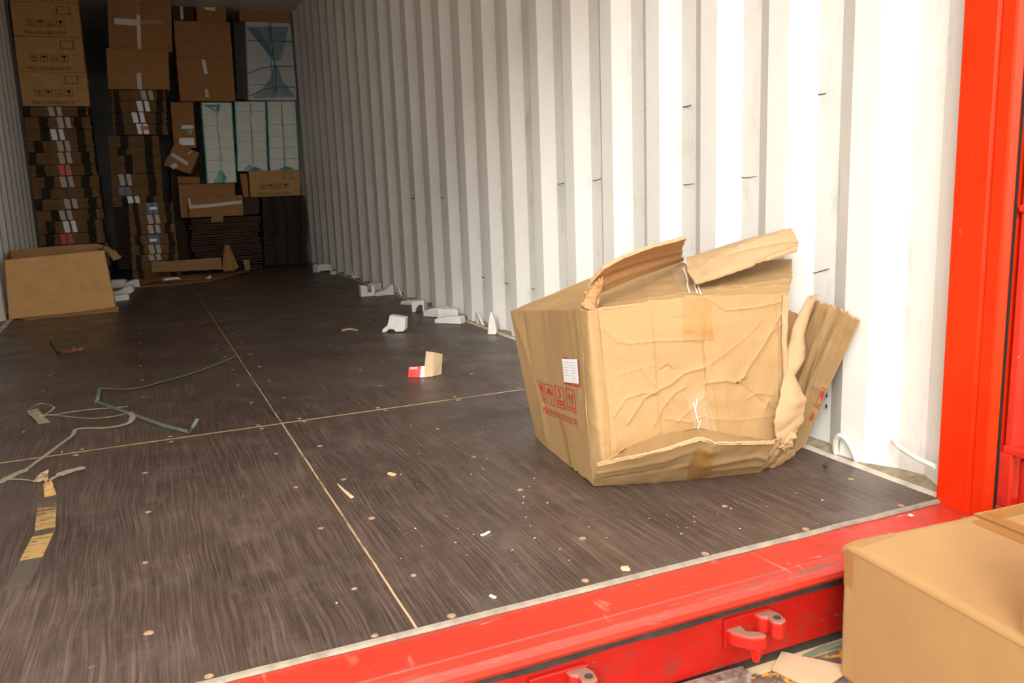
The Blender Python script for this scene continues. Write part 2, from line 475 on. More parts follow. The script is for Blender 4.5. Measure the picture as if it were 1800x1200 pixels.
# ------------------------------------------------------------------ surfaces made of bent board
class Surf:
    """Coons patch between four edge polylines; disp(u, v) pushes it along its normal (towards the viewer's side)"""
    def __init__(self, bottom, topl, left=None, right=None, disp=None, torn=None):
        self.b, self.t = bottom, topl
        self.l = left or [bottom[0], topl[0]]
        self.r = right or [bottom[-1], topl[-1]]
        self.disp = disp; self.torn = torn or {}
        self.lu = sum((a - b).length for a, b in zip(bottom, bottom[1:]))
        self.lv = sum((a - b).length for a, b in zip(self.l, self.l[1:]))
    @staticmethod
    def pl(P, t):
        if t <= 0: return P[0] + (P[1] - P[0]) * t * (len(P) - 1)
        if t >= 1: return P[-1] + (P[-1] - P[-2]) * (t - 1) * (len(P) - 1)
        L = [(b - a).length for a, b in zip(P, P[1:])]; s = sum(L) * t
        for i, q in enumerate(L):
            if s <= q or i == len(L) - 1: return P[i].lerp(P[i + 1], s / max(q, 1e-9))
            s -= q
    def raw(self, u, v):
        B, T, Lf, Rt = self.pl(self.b, u), self.pl(self.t, u), self.pl(self.l, v), self.pl(self.r, v)
        c00, c10, c01, c11 = self.b[0], self.b[-1], self.t[0], self.t[-1]
        return B * (1 - v) + T * v + Lf * (1 - u) + Rt * u - (c00 * (1 - u) * (1 - v) + c10 * u * (1 - v) + c01 * (1 - u) * v + c11 * u * v)
    def normal(self, u, v):
        e = 1e-2
        u = min(max(u, e), 1 - e); v = min(max(v, e), 1 - e)
        n = (self.raw(u + e, v) - self.raw(u - e, v)).cross(self.raw(u, v + e) - self.raw(u, v - e))
        if n.length < 1e-12: return V((0, -1, 0))
        n.normalize()
        if n.dot(CAM_POS - self.raw(u, v)) < 0: n = -n
        return n
    def p(self, u, v, off=0.0):
        d = off + (self.disp(u, v) if self.disp else 0)
        q = self.raw(u, v)
        return q + self.normal(u, v) * d if d else q
    def uv_of(self, px, py):
        u, v = 0.5, 0.5
        for _ in range(25):
            a = proj(self.p(u, v)); e = 1e-3
            b = proj(self.p(u + e, v)); c = proj(self.p(u, v + e))
            ax, ay = (b[0] - a[0]) / e, (b[1] - a[1]) / e
            bx, by = (c[0] - a[0]) / e, (c[1] - a[1]) / e
            D = ax * by - ay * bx
            if abs(D) < 1e-9: break
            dx, dy = px - a[0], py - a[1]
            u += max(-.3, min(.3, (dx * by - dy * bx) / D)); v += max(-.3, min(.3, (ax * dy - ay * dx) / D))
            u = max(-.5, min(1.5, u)); v = max(-.5, min(1.5, v))
        return u, v
    def mesh(self, nu, nv, thick=0.004, seed=0.0):
        mb = MB()
        tn = self.torn
        def jag(x, k): return noise.noise(V((x * 23 + k, seed, k))) * 0.7 + noise.noise(V((x * 71 + k, seed + 3, k))) * 0.5
        F, Bk, UV = [], [], []
        for i in range(nu + 1):
            fr, br, ur = [], [], []
            for j in range(nv + 1):
                u, v = i / nu, j / nv
                uu, vv = u, v
                if 'l' in tn: uu += tn['l'] * jag(v, 1) * (1 - u) ** 6
                if 'r' in tn: uu += tn['r'] * jag(v, 2) * u ** 6
                if 'b' in tn: vv += tn['b'] * jag(u, 3) * (1 - v) ** 6
                if 't' in tn: vv += tn['t'] * jag(u, 4) * v ** 6
                fr.append(self.p(uu, vv)); br.append(self.p(uu, vv) - self.normal(uu, vv) * thick)
                ur.append((uu * self.lu, vv * self.lv))
            F.append(fr); Bk.append(br); UV.append(ur)
        mb.grid(F, UV, 0); mb.grid(Bk, UV, 0, True)
        def rim(A, B):
            acc = 0
            for i in range(len(A) - 1):
                L = (A[i + 1] - A[i]).length
                mb.quad([A[i], A[i + 1], B[i + 1], B[i]], [(acc, 0), (acc + L, 0), (acc + L, thick), (acc, thick)], 1); acc += L
        rim([r[0] for r in F], [r[0] for r in Bk]); rim([r[-1] for r in F], [r[-1] for r in Bk])
        rim(F[0], Bk[0]); rim(F[-1], Bk[-1])
        return mb
    def build(self, name, m, parent, nu=30, nv=30, thick=0.004, seed=0.0, edge='board_edge'):
        return self.mesh(nu, nv, thick, seed).build(name, [m, M[edge]], parent, smooth=True, weld=2e-5, angle=50)
    def decal(self, name, polys, uvq, m, parent, off=0.0012):
        """flat polygons in the unit square, laid on the surface inside the uv quad (bl, br, tr, tl)"""
        mb = MB()
        for poly in polys:
            pts = []
            for (s, t_) in poly:
                u = (uvq[0][0] * (1 - s) + uvq[1][0] * s) * (1 - t_) + (uvq[3][0] * (1 - s) + uvq[2][0] * s) * t_
                v = (uvq[0][1] * (1 - s) + uvq[1][1] * s) * (1 - t_) + (uvq[3][1] * (1 - s) + uvq[2][1] * s) * t_
                pts.append(self.p(u, v, off))
            mb.quad(pts)
        return mb.build(name, m, parent, weld=0)
    def strip(self, name, pts_uv, w, m, parent, off=0.0015, n=6, thick=0.0004):
        """tape laid along a uv polyline, w metres wide"""
        mb = MB(); F = []; UVs = []
        P = []
        for (a, b) in zip(pts_uv, pts_uv[1:]):
            for k in range(n): P.append((a[0] + (b[0] - a[0]) * k / n, a[1] + (b[1] - a[1]) * k / n))
        P.append(pts_uv[-1])
        acc = 0
        for i, (u, v) in enumerate(P):
            a = P[max(i - 1, 0)]; b = P[min(i + 1, len(P) - 1)]
            d = V(((b[0] - a[0]) * self.lu, (b[1] - a[1]) * self.lv, 0)); d.normalize()
            sx, sy = -d.y * w / 2 / self.lu, d.x * w / 2 / self.lv
            row = []; ur = []
            for k in range(5):
                t_ = k / 2 - 1
                row.append(self.p(u + sx * t_, v + sy * t_, off + 0.0006 * noise.noise(V((u * 40, v * 40, k)))))
                ur.append((k / 4 * w, acc))
            if i: acc += 0.01
            F.append(row); UVs.append(ur)
        mb.grid(F, UVs)
        return mb.build(name, m, parent, smooth=True, weld=0)

def P3(*pts):
    """(px, py, y) triples -> points on planes of depth y"""
    return [at('y', y, px, py) for px, py, y in pts]

def seg_dist(px, py, poly):
    best = 1e9
    for (ax, ay), (bx, by) in zip(poly, poly[1:]):
        dx, dy = bx - ax, by - ay
        t = max(0, min(1, ((px - ax) * dx + (py - ay) * dy) / max(dx * dx + dy * dy, 1e-12)))
        best = min(best, math.hypot(px - ax - dx * t, py - ay - dy * t))
    return best

def crease_disp(surf, lines, wrinkle=0.0012, wscale=5.0, seed=0.0, bulge=0.0, flutes=0.0, nfl=20):
    """lines: (pixel polyline, height m, width m); turned into uv once"""
    L = []
    for poly, h, w in lines:
        q = [surf.uv_of(*p) for p in poly]
        L.append(([(u * surf.lu, v * surf.lv) for u, v in q], h, w))
    def f(u, v):
        x, y = u * surf.lu, v * surf.lv
        d = wrinkle * noise.noise(V((x * wscale * 3, y * wscale * 3, seed))) + wrinkle * 0.5 * noise.noise(V((x * wscale * 9, y * wscale * 9, seed + 5)))
        d += bulge * 16 * u * (1 - u) * v * (1 - v)
        if flutes: d += flutes * (abs(noise.noise(V((u * nfl, v * 0.7, seed + 9)))) - 0.3)
        for poly, h, w in L:
            r = seg_dist(x, y, poly)
            if r < 6 * w: d += h * math.exp(-r / (1.25 * w))
        return d
    return f

# ------------------------------------------------------------------ print shapes (unit square polygons)
_text_cache = {}
def text_polys(s):
    if s in _text_cache: return _text_cache[s]
    cu = bpy.data.curves.new('lettering', 'FONT'); cu.body = s; cu.resolution_u = 2
    o = bpy.data.objects.new('lettering', cu); COL.objects.link(o)
    dg = bpy.context.evaluated_depsgraph_get(); dg.update()
    me = bpy.data.meshes.new_from_object(o.evaluated_get(dg))
    v = [p.co.copy() for p in me.vertices]
    x0 = min(p.x for p in v); x1 = max(p.x for p in v); y0 = min(p.y for p in v); y1 = max(p.y for p in v)
    polys = [[((v[i].x - x0) / (x1 - x0), (v[i].y - y0) / (y1 - y0)) for i in f.vertices] for f in me.polygons]
    bpy.data.objects.remove(o); bpy.data.curves.remove(cu); bpy.data.meshes.remove(me)
    _text_cache[s] = polys
    return polys

def rect(x0, y0, x1, y1): return [(x0, y0), (x1, y0), (x1, y1), (x0, y1)]
def frame(w=0.06, h=0.04): return [rect(0, 0, 1, h), rect(0, 1 - h, 1, 1), rect(0, h, w, 1 - h), rect(1 - w, h, 1, 1 - h)]
def fit(polys, x0, y0, x1, y1): return [[(x0 + a * (x1 - x0), y0 + b * (y1 - y0)) for a, b in p] for p in polys]
def dome(cx, cy, rx, ry, a0=0, a1=180, n=10): return [(cx + rx * math.cos(R(a0 + (a1 - a0) * k / n)), cy + ry * math.sin(R(a0 + (a1 - a0) * k / n))) for k in range(n + 1)]
def sym_up():
    o = frame()
    for c in (0.33, 0.67): o += [[(c - .13, .58), (c + .13, .58), (c, .82)], rect(c - .04, .28, c + .04, .58)]
    return o + [rect(.18, .12, .82, .20)]
def sym_umbrella(): return frame() + [dome(.5, .55, .33, .27), rect(.47, .18, .53, .55), rect(.47, .14, .64, .19)]
def sym_glass(): return frame() + [dome(.5, .84, .26, .34, 180, 360), rect(.46, .22, .54, .52), rect(.26, .12, .74, .20)]
def sym_stack(n='5'): return frame() + fit(text_polys(n), .33, .48, .67, .88) + [rect(.16, .29, .84, .37), rect(.16, .14, .84, .23)]
def sym_recycle():
    return frame() + [[(.5, .82), (.68, .60), (.58, .60), (.50, .70), (.42, .60), (.32, .60)], [(.20, .42), (.34, .50), (.40, .22), (.24, .20)], [(.80, .42), (.66, .50), (.60, .22), (.76, .20)]]

# ================================================================== SETTING
W, L, H = 2.35, 12.03, 2.39
PITCH, Y0 = 0.29409, 0.67986

# ---- floor
mb = MB()
nx = 4
mb.box((0.0, 0.0, -0.028), (W - 0.012, L, 0.0))
floor = mb.build('floor', M['floor'])
tag(floor, 'dark film faced plywood container floor with pale seams and screw plugs', 'floor', kind='structure')

# screw plugs in rows, each its own part of the floor
plugs = []
for x in (0.06, 0.40, 0.739, 1.081, 1.192, 1.551, 1.905, 2.265):
    for y in (0.19, 0.497, 0.79, 1.095, 1.735, 2.045, 2.357, 2.67, 3.0, 3.31, 3.62):
        plugs.append((x, y))
for x in (0.06, 0.31, 0.57, 0.82, 1.077, 1.20, 1.46, 1.72, 1.97, 2.23):
    plugs += [(x, 0.016), (x, 1.377), (x, 1.427)]
plugs.sort(key=lambda p: (V((p[0], p[1], 0)) - CAM_POS).length)
def plug_geo(mb, x, y, r):
    n = 10; a0 = random.random()
    ring = [V((x + r * random.uniform(.85, 1.1) * math.cos(a0 + 2 * math.pi * k / n), y + r * random.uniform(.85, 1.1) * math.sin(a0 + 2 * math.pi * k / n), 0.0006)) for k in range(n)]
    cen = V((x, y, 0.0011))
    for k in range(n):
        mb.quad([ring[k], ring[(k + 1) % n], cen])
        p, q = ring[k], ring[(k + 1) % n]
        mb.quad([V((p.x, p.y, -0.001)), V((q.x, q.y, -0.001)), q, p])
def in_view(x, y):
    a = proj(V((x, y, 0)))
    return -30 < a[0] < 1830 and -30 < a[1] < 1230
plugs = [p for p in plugs if in_view(*p)]
for x, y in plugs[:100]:
    mb = MB(); plug_geo(mb, x + random.uniform(-.008, .008), y + random.uniform(-.006, .006), random.uniform(.0055, .0082))
    mb.build('screw_plug', M['screw'], floor)
mb = MB()
for x, y in plugs[100:]: plug_geo(mb, x + random.uniform(-.008, .008), y, .009)
if plugs[100:]:
    tag(mb.build('screw_plug', M['screw'], floor), kind='stuff')

# ---- corrugated side walls
def profile(sign, base):
    """list of (x, y): crest at base, valley 36 mm outward"""
    pts = []
    k = -3
    ys = Y0 + PITCH * k
    seq = []
    y = Y0 - 3 * PITCH
    while y < L + 0.3:
        seq += [(0.036, y - 0.0), (0.0, y - 0.072)]            # slope towards the door
        y2 = y - 0.072 - 0.076                                    # crest
        seq += [(0.0, y2), (0.036, y2 - 0.072)]
        y += PITCH
    seq.sort(key=lambda s: s[1])
    out = [(base + sign * 0.0, 0.0)] + [(base + sign * d, yy) for d, yy in seq if 0.05 < yy < L] + [(base, L)]
    return out

def corrugated(name, sign, base, label):
    pr = profile(sign, base)
    mb = MB()
    zs = [-0.03, 0.4, 0.9, 1.4, 1.9, H]
    rr = 0.006
    for t_ in (0, 0.004):
        P = []; UVs = []
        for (x, y) in pr:
            P.append([V((x + sign * t_, y, z)) for z in zs]); UVs.append([(y, z) for z in zs])
        mb.grid(P, UVs)
    for i in range(len(pr) - 1):
        for z in (zs[0], zs[-1]):
            (xa, ya), (xb, yb) = pr[i], pr[i + 1]
            mb.quad([(xa, ya, z), (xb, yb, z), (xb + sign * .004, yb, z), (xa + sign * .004, ya, z)])
    for (x, y) in (pr[0], pr[-1]):
        for za, zb in zip(zs, zs[1:]):
            mb.quad([(x, y, za), (x + sign * .004, y, za), (x + sign * .004, y, zb), (x, y, zb)])
    o = mb.build(name, M['wall'], None, bevel=0.009, seg=3)
    return tag(o, label, 'wall', kind='structure')
wall_right = corrugated('wall_right', 1, W, 'white corrugated steel side wall behind the crushed carton')
wall_left = corrugated('wall_left', -1, 0.0, 'white corrugated steel side wall at the far left of the photo')
mb = MB(); mb.box((-0.04, L, -0.03), (W + 0.04, L + 0.03, H))
tag(mb.build('wall_back', M['wall']), 'white front end wall behind the cargo', 'wall', kind='structure')
mb = MB(); mb.box((-0.04, 0.0, H), (W + 0.04, L + 0.03, H + 0.03))
tag(mb.build('ceiling', M['wall']), 'white steel container roof above the cargo', 'ceiling', kind='structure')

# ---- skirting ledges along both walls, with lashing rings
def ledge(name, x0, x1, xd0, xd1, label):
    root = empty(name, (0, 0, 0), label, 'baseboard', kind='structure')
    mb = MB(); n = 120
    F = []; UVs = []
    for i in range(n + 1):
        y = 0.004 + (L - 0.01) * i / n
        row = []; ur = []
        for t_, z in ((0, 0.0005), (0.15, 0.006), (0.6, 0.007), (1, 0.006)):
            row.append(V((x0 + (x1 - x0) * t_ + 0.002 * noise.noise(V((y * 9, t_ * 3, 1))), y, z + 0.0015 * noise.noise(V((y * 14, t_ * 5, 0))))))
            ur.append((y, t_))
        F.append(row); UVs.append(ur)
    mb.grid(F, UVs)
    mb.build('ledge', M['ledge'], root, smooth=True)
    mb = MB(); F = []; UVs = []
    for i in range(n * 3 + 1):
        y = 0.02 + (L - 0.05) * i / n / 3
        row = []; ur = []
        for t_ in (0, 0.35, 0.7, 1):
            row.append(V((xd0 + (xd1 - xd0) * t_, y, 0.007 + 0.010 * t_ * (0.6 + 0.8 * noise.noise(V((y * 7, t_, 4)))) )))
            ur.append((y, t_))
        F.append(row); UVs.append(ur)
    mb.grid(F, UVs)
    mb.build('dirt_line', M['dust'], root, smooth=True)
    return root
bb = ledge('baseboard_right', 2.328, 2.386, 2.343, 2.388, 'white steel ledge with lashing rings along the foot of the right wall')
ledge('baseboard_left', 0.032, -0.036, 0.007, -0.038, 'white steel ledge along the foot of the left wall')

def lashing_ring(y):
    mb = MB()
    c = V((2.352, y, 0.004)); pts = []
    for k in range(17):
        a = math.pi * k / 16
        pts.append(c + V((-0.020 * math.sin(a) ** 0.7, -0.034 * math.cos(a), 0.062 * math.sin(a))))
    mb.tube([pts[0] + V((0.005, 0, -.002))] + pts + [pts[-1] + V((0.005, 0, -.002))], 0.0075, 10)
    mb.build('lashing_ring', M['ring'], bb, smooth=True)
for y in (0.290, 2.765, 4.22, 5.56): lashing_ring(y)
mb = MB()
mb.tube([(2.352, 0.155, 0.087), (2.335, 0.12, 0.083), (2.326, 0.06, 0.074), (2.322, 0.012, 0.071)], 0.006, 8)
mb.build('lashing_bar', M['ring'], wall_right, smooth=True)

# ---- marker scribbles and scratches on the right wall, in the corrugation valleys
def wall_mark(name, px_pts, w, m):
    mb = MB(); pts = []
    for px, py in px_pts:
        q = at('x', 2.349, px, py)
        k = ((q.y - Y0) / PITCH) % 1.0 * PITCH      # distance from the nearest valley start
        # inside the corrugation follow its depth
        if k < 0.074: x = 2.386
        elif k < 0.146: x = 2.386 - 0.036 * (k - 0.074) / 0.072
        elif k < 0.222: x = 2.35
        else: x = 2.35 + 0.036 * (k - 0.222) / 0.072
        q = at('x', x - 0.0012, px, py); pts.append(q)
    for a, b in zip(pts, pts[1:]):
        d = (b - a).normalized(); n = V((-1, 0, 0)).cross(d).normalized() * w / 2
        mb.quad([a - n, b - n, b + n, a + n])
    mb.build(name, m, wall_right, weld=0)
wall_mark('marker_stroke', [(1200, 188), (1207, 187), (1215, 185)], 0.004, M['ink_blue'])
wall_mark('marker_stroke', [(1449, 686), (1452, 693), (1453, 698)], 0.010, M['ink_blue'])
wall_mark('marker_stroke', [(1451, 712), (1454, 716)], 0.010, M['ink_blue'])
wall_mark('scratch', [(1428, 479), (1432, 480), (1444, 476), (1458, 472)], 0.0022, M['near_black'])
wall_mark('scratch', [(1437, 161), (1436, 166), (1443, 166), (1452, 164)], 0.0022, M['near_black'])
wall_mark('scratch', [(1201, 325), (1212, 324), (1221, 323)], 0.0022, M['near_black'])
wall_mark('scratch', [(1302, 312), (1316, 312), (1330, 310)], 0.0018, M['near_black'])
wall_mark('scratch', [(1042, 317), (1048, 317), (1057, 314)], 0.0030, M['near_black'])
wall_mark('scratch', [(980, 324), (986, 323), (992, 322)], 0.0030, M['near_black'])
wall_mark('scratch', [(847, 487), (852, 488)], 0.0045, M['near_black'])
wall_mark('scratch', [(887, 497), (893, 499)], 0.0040, M['near_black'])
wall_mark('scratch', [(934, 507), (940, 508)], 0.0030, M['near_black'])
wall_mark('scratch', [(724, 348), (729, 349)], 0.0060, M['near_black'])
wall_mark('scratch', [(776, 348), (781, 347)], 0.0060, M['near_black'])

# ---- front frame: sill, corner posts, header
sill = empty('trim_1', (0, 0, 0), 'scuffed red steel door sill across the bottom of the opening', 'door sill', kind='structure')
XL, XR = -0.10, 2.45
mb = MB()
prof = [(0.0, -0.006), (-0.097, -0.006), (-0.100, -0.009), (-0.103, -0.006), (-0.122, -0.010), (-0.131, -0.020), (-0.132, -0.030), (-0.124, -0.040),
        (-0.112, -0.043), (-0.112, -0.155), (-0.104, -0.160), (0.0, -0.160)]
nseg = 24
P = [[V((XL + (XR - XL) * i / nseg, y, z)) for (y, z) in prof + [prof[0]]] for i in range(nseg + 1)]
UVs = [[(p.x, p.z - p.y) for p in r] for r in P]
cut = 8
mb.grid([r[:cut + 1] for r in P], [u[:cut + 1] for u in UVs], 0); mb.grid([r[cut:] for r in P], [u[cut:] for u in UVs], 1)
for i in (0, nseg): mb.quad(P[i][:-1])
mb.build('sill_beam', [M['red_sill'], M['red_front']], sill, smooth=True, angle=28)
mb = MB()
F = []; UVs = []
for i in range(161):
    x = 0.0 + 2.325 * i / 160
    F.append([V((x, 0.001 + 0.002 * noise.noise(V((x * 13, 0, 2))), 0.0012)), V((x, -0.006, -0.001)), V((x, -0.008 + 0.003 * noise.noise(V((x * 9, 4, 0))), -0.0052))])
    UVs.append([(x, 0), (x, .5), (x, 1)])
mb.grid(F, UVs)
mb.build('sealant_strip', M['seal'], sill, smooth=True, weld=0)
mb = MB(); F = []; UVs = []
for i in range(161):
    x = XL + (XR - XL) * i / 160
    a = 0.008 + 0.006 * noise.noise(V((x * 8, 1, 1)))
    F.append([V((x, -0.1126, -0.0435)), V((x, -0.1134, -0.050)), V((x, -0.1127, -0.050 - a))]); UVs.append([(x, 0), (x, .5), (x, 1)])
mb.grid(F, UVs)
mb.build('dark_band', M['near_black'], sill, smooth=True, weld=0)  # near-black strip, ragged below, under the nose of the sill

def cam_keeper(xc, z):
    """forged keeper: two horns on a base plate that catch the locking bar cam"""
    root = bpy.data.objects.new('cam_keeper', None); COL.objects.link(root); root.parent = sill; root.location = (xc, -0.112, z)
    o = V((xc, -0.112, z))
    def T(x, y, zz): return o + V((x, -y, zz))
    mb = MB()
    mb.box(T(-0.052, 0.008, -0.030), T(0.050, -0.002, 0.028))
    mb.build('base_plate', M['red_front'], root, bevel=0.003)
    # horns: outline in the x / out plane, extruded in z
    for nm, out, z0, h in (('horn', [(-.050, 0), (-.050, .022), (-.030, .050), (-.004, .060), (.006, .050), (-.002, .036), (-.018, .026), (-.014, .0)], -0.016, 0.026),
                            ('horn', [(.012, 0), (.014, .022), (.026, .026), (.022, .044), (.034, .056), (.052, .048), (.056, .024), (.050, .0)], -0.010, 0.034)):
        mb = MB()
        mb.prism([T(x, y, z0) for x, y in out], (0, 0, h))
        mb.build(nm, M['red_keeper'], root, bevel=0.005, seg=3)
    mb = MB(); mb.prism([T(-.026, .046, -.016), T(-.006, .056, -.016), (T(-.008, .050, -.036)), T(-.022, .046, -.036)], (0, 0, 0.001))
    mb.tube([T(-.014, .046, -.014), T(-.014, .046, -.040)], [.010, .006], 8)
    mb.build('peg', M['red_keeper'], root, smooth=True)
    mb = MB(); mb.tube([T(.040, .036, .0235), T(.040, .036, .0250)], .007, 10)
    mb.build('pin_hole_shade', M['near_black'], root)  # near-black disc painted for the shade inside a hole
cam_keeper(1.715, -0.088)
cam_keeper(1.335, -0.094)

post = empty('trim_2', (2.32, 0, 0), 'bright red steel corner post beside the white wall', 'corner post', kind='structure')
mb = MB()
pp = [(2.321, 0.004), (2.321, -0.070), (2.326, -0.073), (2.326, -0.077), (2.321, -0.080), (2.321, -0.106), (2.3235, -0.112), (2.335, -0.120), (2.47, -0.120), (2.47, 0.004)]
mb.prism([V((x, y, -0.012)) for x, y in pp], (0, 0, H + 0.03))
mb.build('post_body', M['red_post'], post, bevel=0.002)
mb = MB(); mb.box((2.3345, -0.1245, 0.0), (2.338, -0.120, H)); mb.build('door_gasket', M['rubber'], post)
# hinge lug at the foot of the post
mb = MB()
mb.tube([(2.375, -0.168, 0.028), (2.375, -0.168, 0.128)], 0.021, 16); mb.build('hinge_pin', M['red_door'], post, smooth=True, angle=40)
mb = MB()
mb.prism([V((2.336, -0.120, 0.012)), V((2.336, -0.172, 0.012)), V((2.360, -0.195, 0.012)), V((2.395, -0.185, 0.012)), V((2.41, -0.120, 0.012))], (0, 0, 0.016))
mb.box((2.338, -0.150, 0.028), (2.350, -0.120, 0.140))
mb.build('hinge_lug', M['red_door'], post, bevel=0.003)

mb = MB()
mb.prism([V((-0.0, 0.004, -0.012)), V((-0.0, -0.120, -0.012)), V((-0.15, -0.120, -0.012)), V((-0.15, 0.004, -0.012))], (0, 0, H + 0.03))
tag(mb.build('trim_3', M['red_post']), 'red steel corner post left of the opening', 'corner post', kind='structure')
mb = MB(); mb.box((-0.15, -0.120, H - 0.10), (2.47, 0.0, H + 0.06))
tag(mb.build('trim_4', M['red_post']), 'red steel header above the opening', 'header', kind='structure')

# ---- right door leaf, swung open against the outside: only its hinge edge shows
door = empty('door_1', (2.36, -0.15, 0.0), 'red steel container door leaf swung open beside the corner post', 'door', kind='structure')
mb = MB()
out = [(2.342, -0.130), (2.342, -0.146), (2.350, -0.150), (2.352, -0.156), (2.358, -0.178), (2.352, -0.200), (2.358, -0.212), (2.52, -0.212), (2.52, -0.130)]
mb.prism([V((x, y, 0.155)) for x, y in out], (0, 0, 2.15))
mb.build('hinge_stile', M['red_door'], door, bevel=0.003)
mb = MB()
mb.prism([V((2.338, -0.128, 0.138)), V((2.338, -0.176, 0.138)), V((2.352, -0.204, 0.138)), V((2.40, -0.208, 0.138)), V((2.40, -0.128, 0.138))], (0, 0, 0.018))
mb.build('hinge_blade', M['red_door'], door, bevel=0.004)
for zz in (0.90, 0.62):
    mb = MB(); mb.prism([V((2.336, -0.128, zz)), V((2.336, -0.165, zz)), V((2.36, -0.195, zz)), V((2.40, -0.128, zz))], (0, 0, 0.014))
    mb.build('hinge_blade', M['red_door'], door, bevel=0.003)
mb = MB()
prv = [(2.52 + 0.24 * i + dx, -0.212 + d) for i in range(4) for dx, d in ((0, 0), (0.06, 0.036), (0.12, 0.036), (0.18, 0.0))]
mb.prism([V((x, y, 0.155)) for x, y in prv] + [V((x, y + 0.03, 0.155)) for x, y in reversed(prv)], (0, 0, 2.15))
mb.build('door_panel', M['red_door'], door)
mb = MB(); mb.box((2.40, -0.236, 0.06), (2.44, -0.214, 2.3)); mb.build('door_seal', M['rubber'], door, bevel=0.004)

# ---- dock plate in front of the container
mb = MB(); mb.box((-25, -30.0, -0.30), (25, -0.015, -0.176))
plate = mb.build('dock_plate', M['plate'])
tag(plate, 'rusty dock plate with worn orange and cream paint below the red sill', 'dock floor', kind='structure')
a = fl(1304, 1168, -0.152); b = fl(1150, 1212, -0.152)
mb = MB()
d = (b - a).normalized(); n = V((d.y, -d.x, 0)).normalized()
if n.y > 0: n = -n
q = [a, b, b + n * 0.030, a + n * 0.030]
mb.prism([V((p.x, p.y, -0.176)) for p in q], (0, 0, 0.024))
mb.build('stop_bar', M['steel'], plate, bevel=0.003)

# ================================================================== CRUSHED CARTON (the large one by the right wall)
hero = empty('crushed_carton', (1.95, 0.60, 0), 'large crushed kraft carton with torn flaps and red print leaning on the white wall', 'cardboard box')

# left side panel with the red print
LP = Surf(P3((942, 768, .86), (962, 788, .76), (1000, 818, .60), (1042, 850, .437)),
          P3((897, 546, .93), (950, 546, .75), (1020, 543, .49)),
          P3((942, 768, .86), (925, 690, .885), (911, 620, .91), (897, 546, .93)),
          P3((1042, 850, .437), (1034, 760, .45), (1026, 640, .475), (1020, 543, .49)), torn={'b': 0.02})
LP.disp = crease_disp(LP, [([(998, 545), (1012, 640), (1018, 700)], .002, .003), ([(962, 546), (968, 590)], -.004, .004), ([(968, 590), (966, 560)], .003, .004),
                           ([(918, 552), (935, 650), (960, 720)], -.003, .006), ([(1012, 545), (1036, 760)], .003, .003), ([(905, 560), (950, 700), (960, 770)], .003, .010)],
                      wrinkle=.0008, flutes=.0006, nfl=44, seed=2)
LP.build('side_panel', M['kraft_hero'], hero, 60, 40, .005)

# crushed vertical corner between side and front
CS = Surf(P3((1042, 850, .437), (1060, 822, .400), (1074, 808, .404)),
          P3((1020, 543, .49), (1034, 546, .458), (1051, 541, .462)),
          P3((1042, 850, .437), (1034, 760, .45), (1026, 640, .475), (1020, 543, .49)),
          P3((1074, 808, .404), (1070, 720, .42), (1060, 630, .44), (1051, 541, .462)), torn={'t': 0.015})
CS.disp = crease_disp(CS, [([(1030, 640), (1064, 670)], .002, .004), ([(1040, 740), (1072, 760)], .003, .004), ([(1045, 790), (1072, 780)], -.002, .004)], wrinkle=.002, bulge=.004, seed=5)
CS.build('corner_strip', M['kraft_hero'], hero, 14, 50, .005)

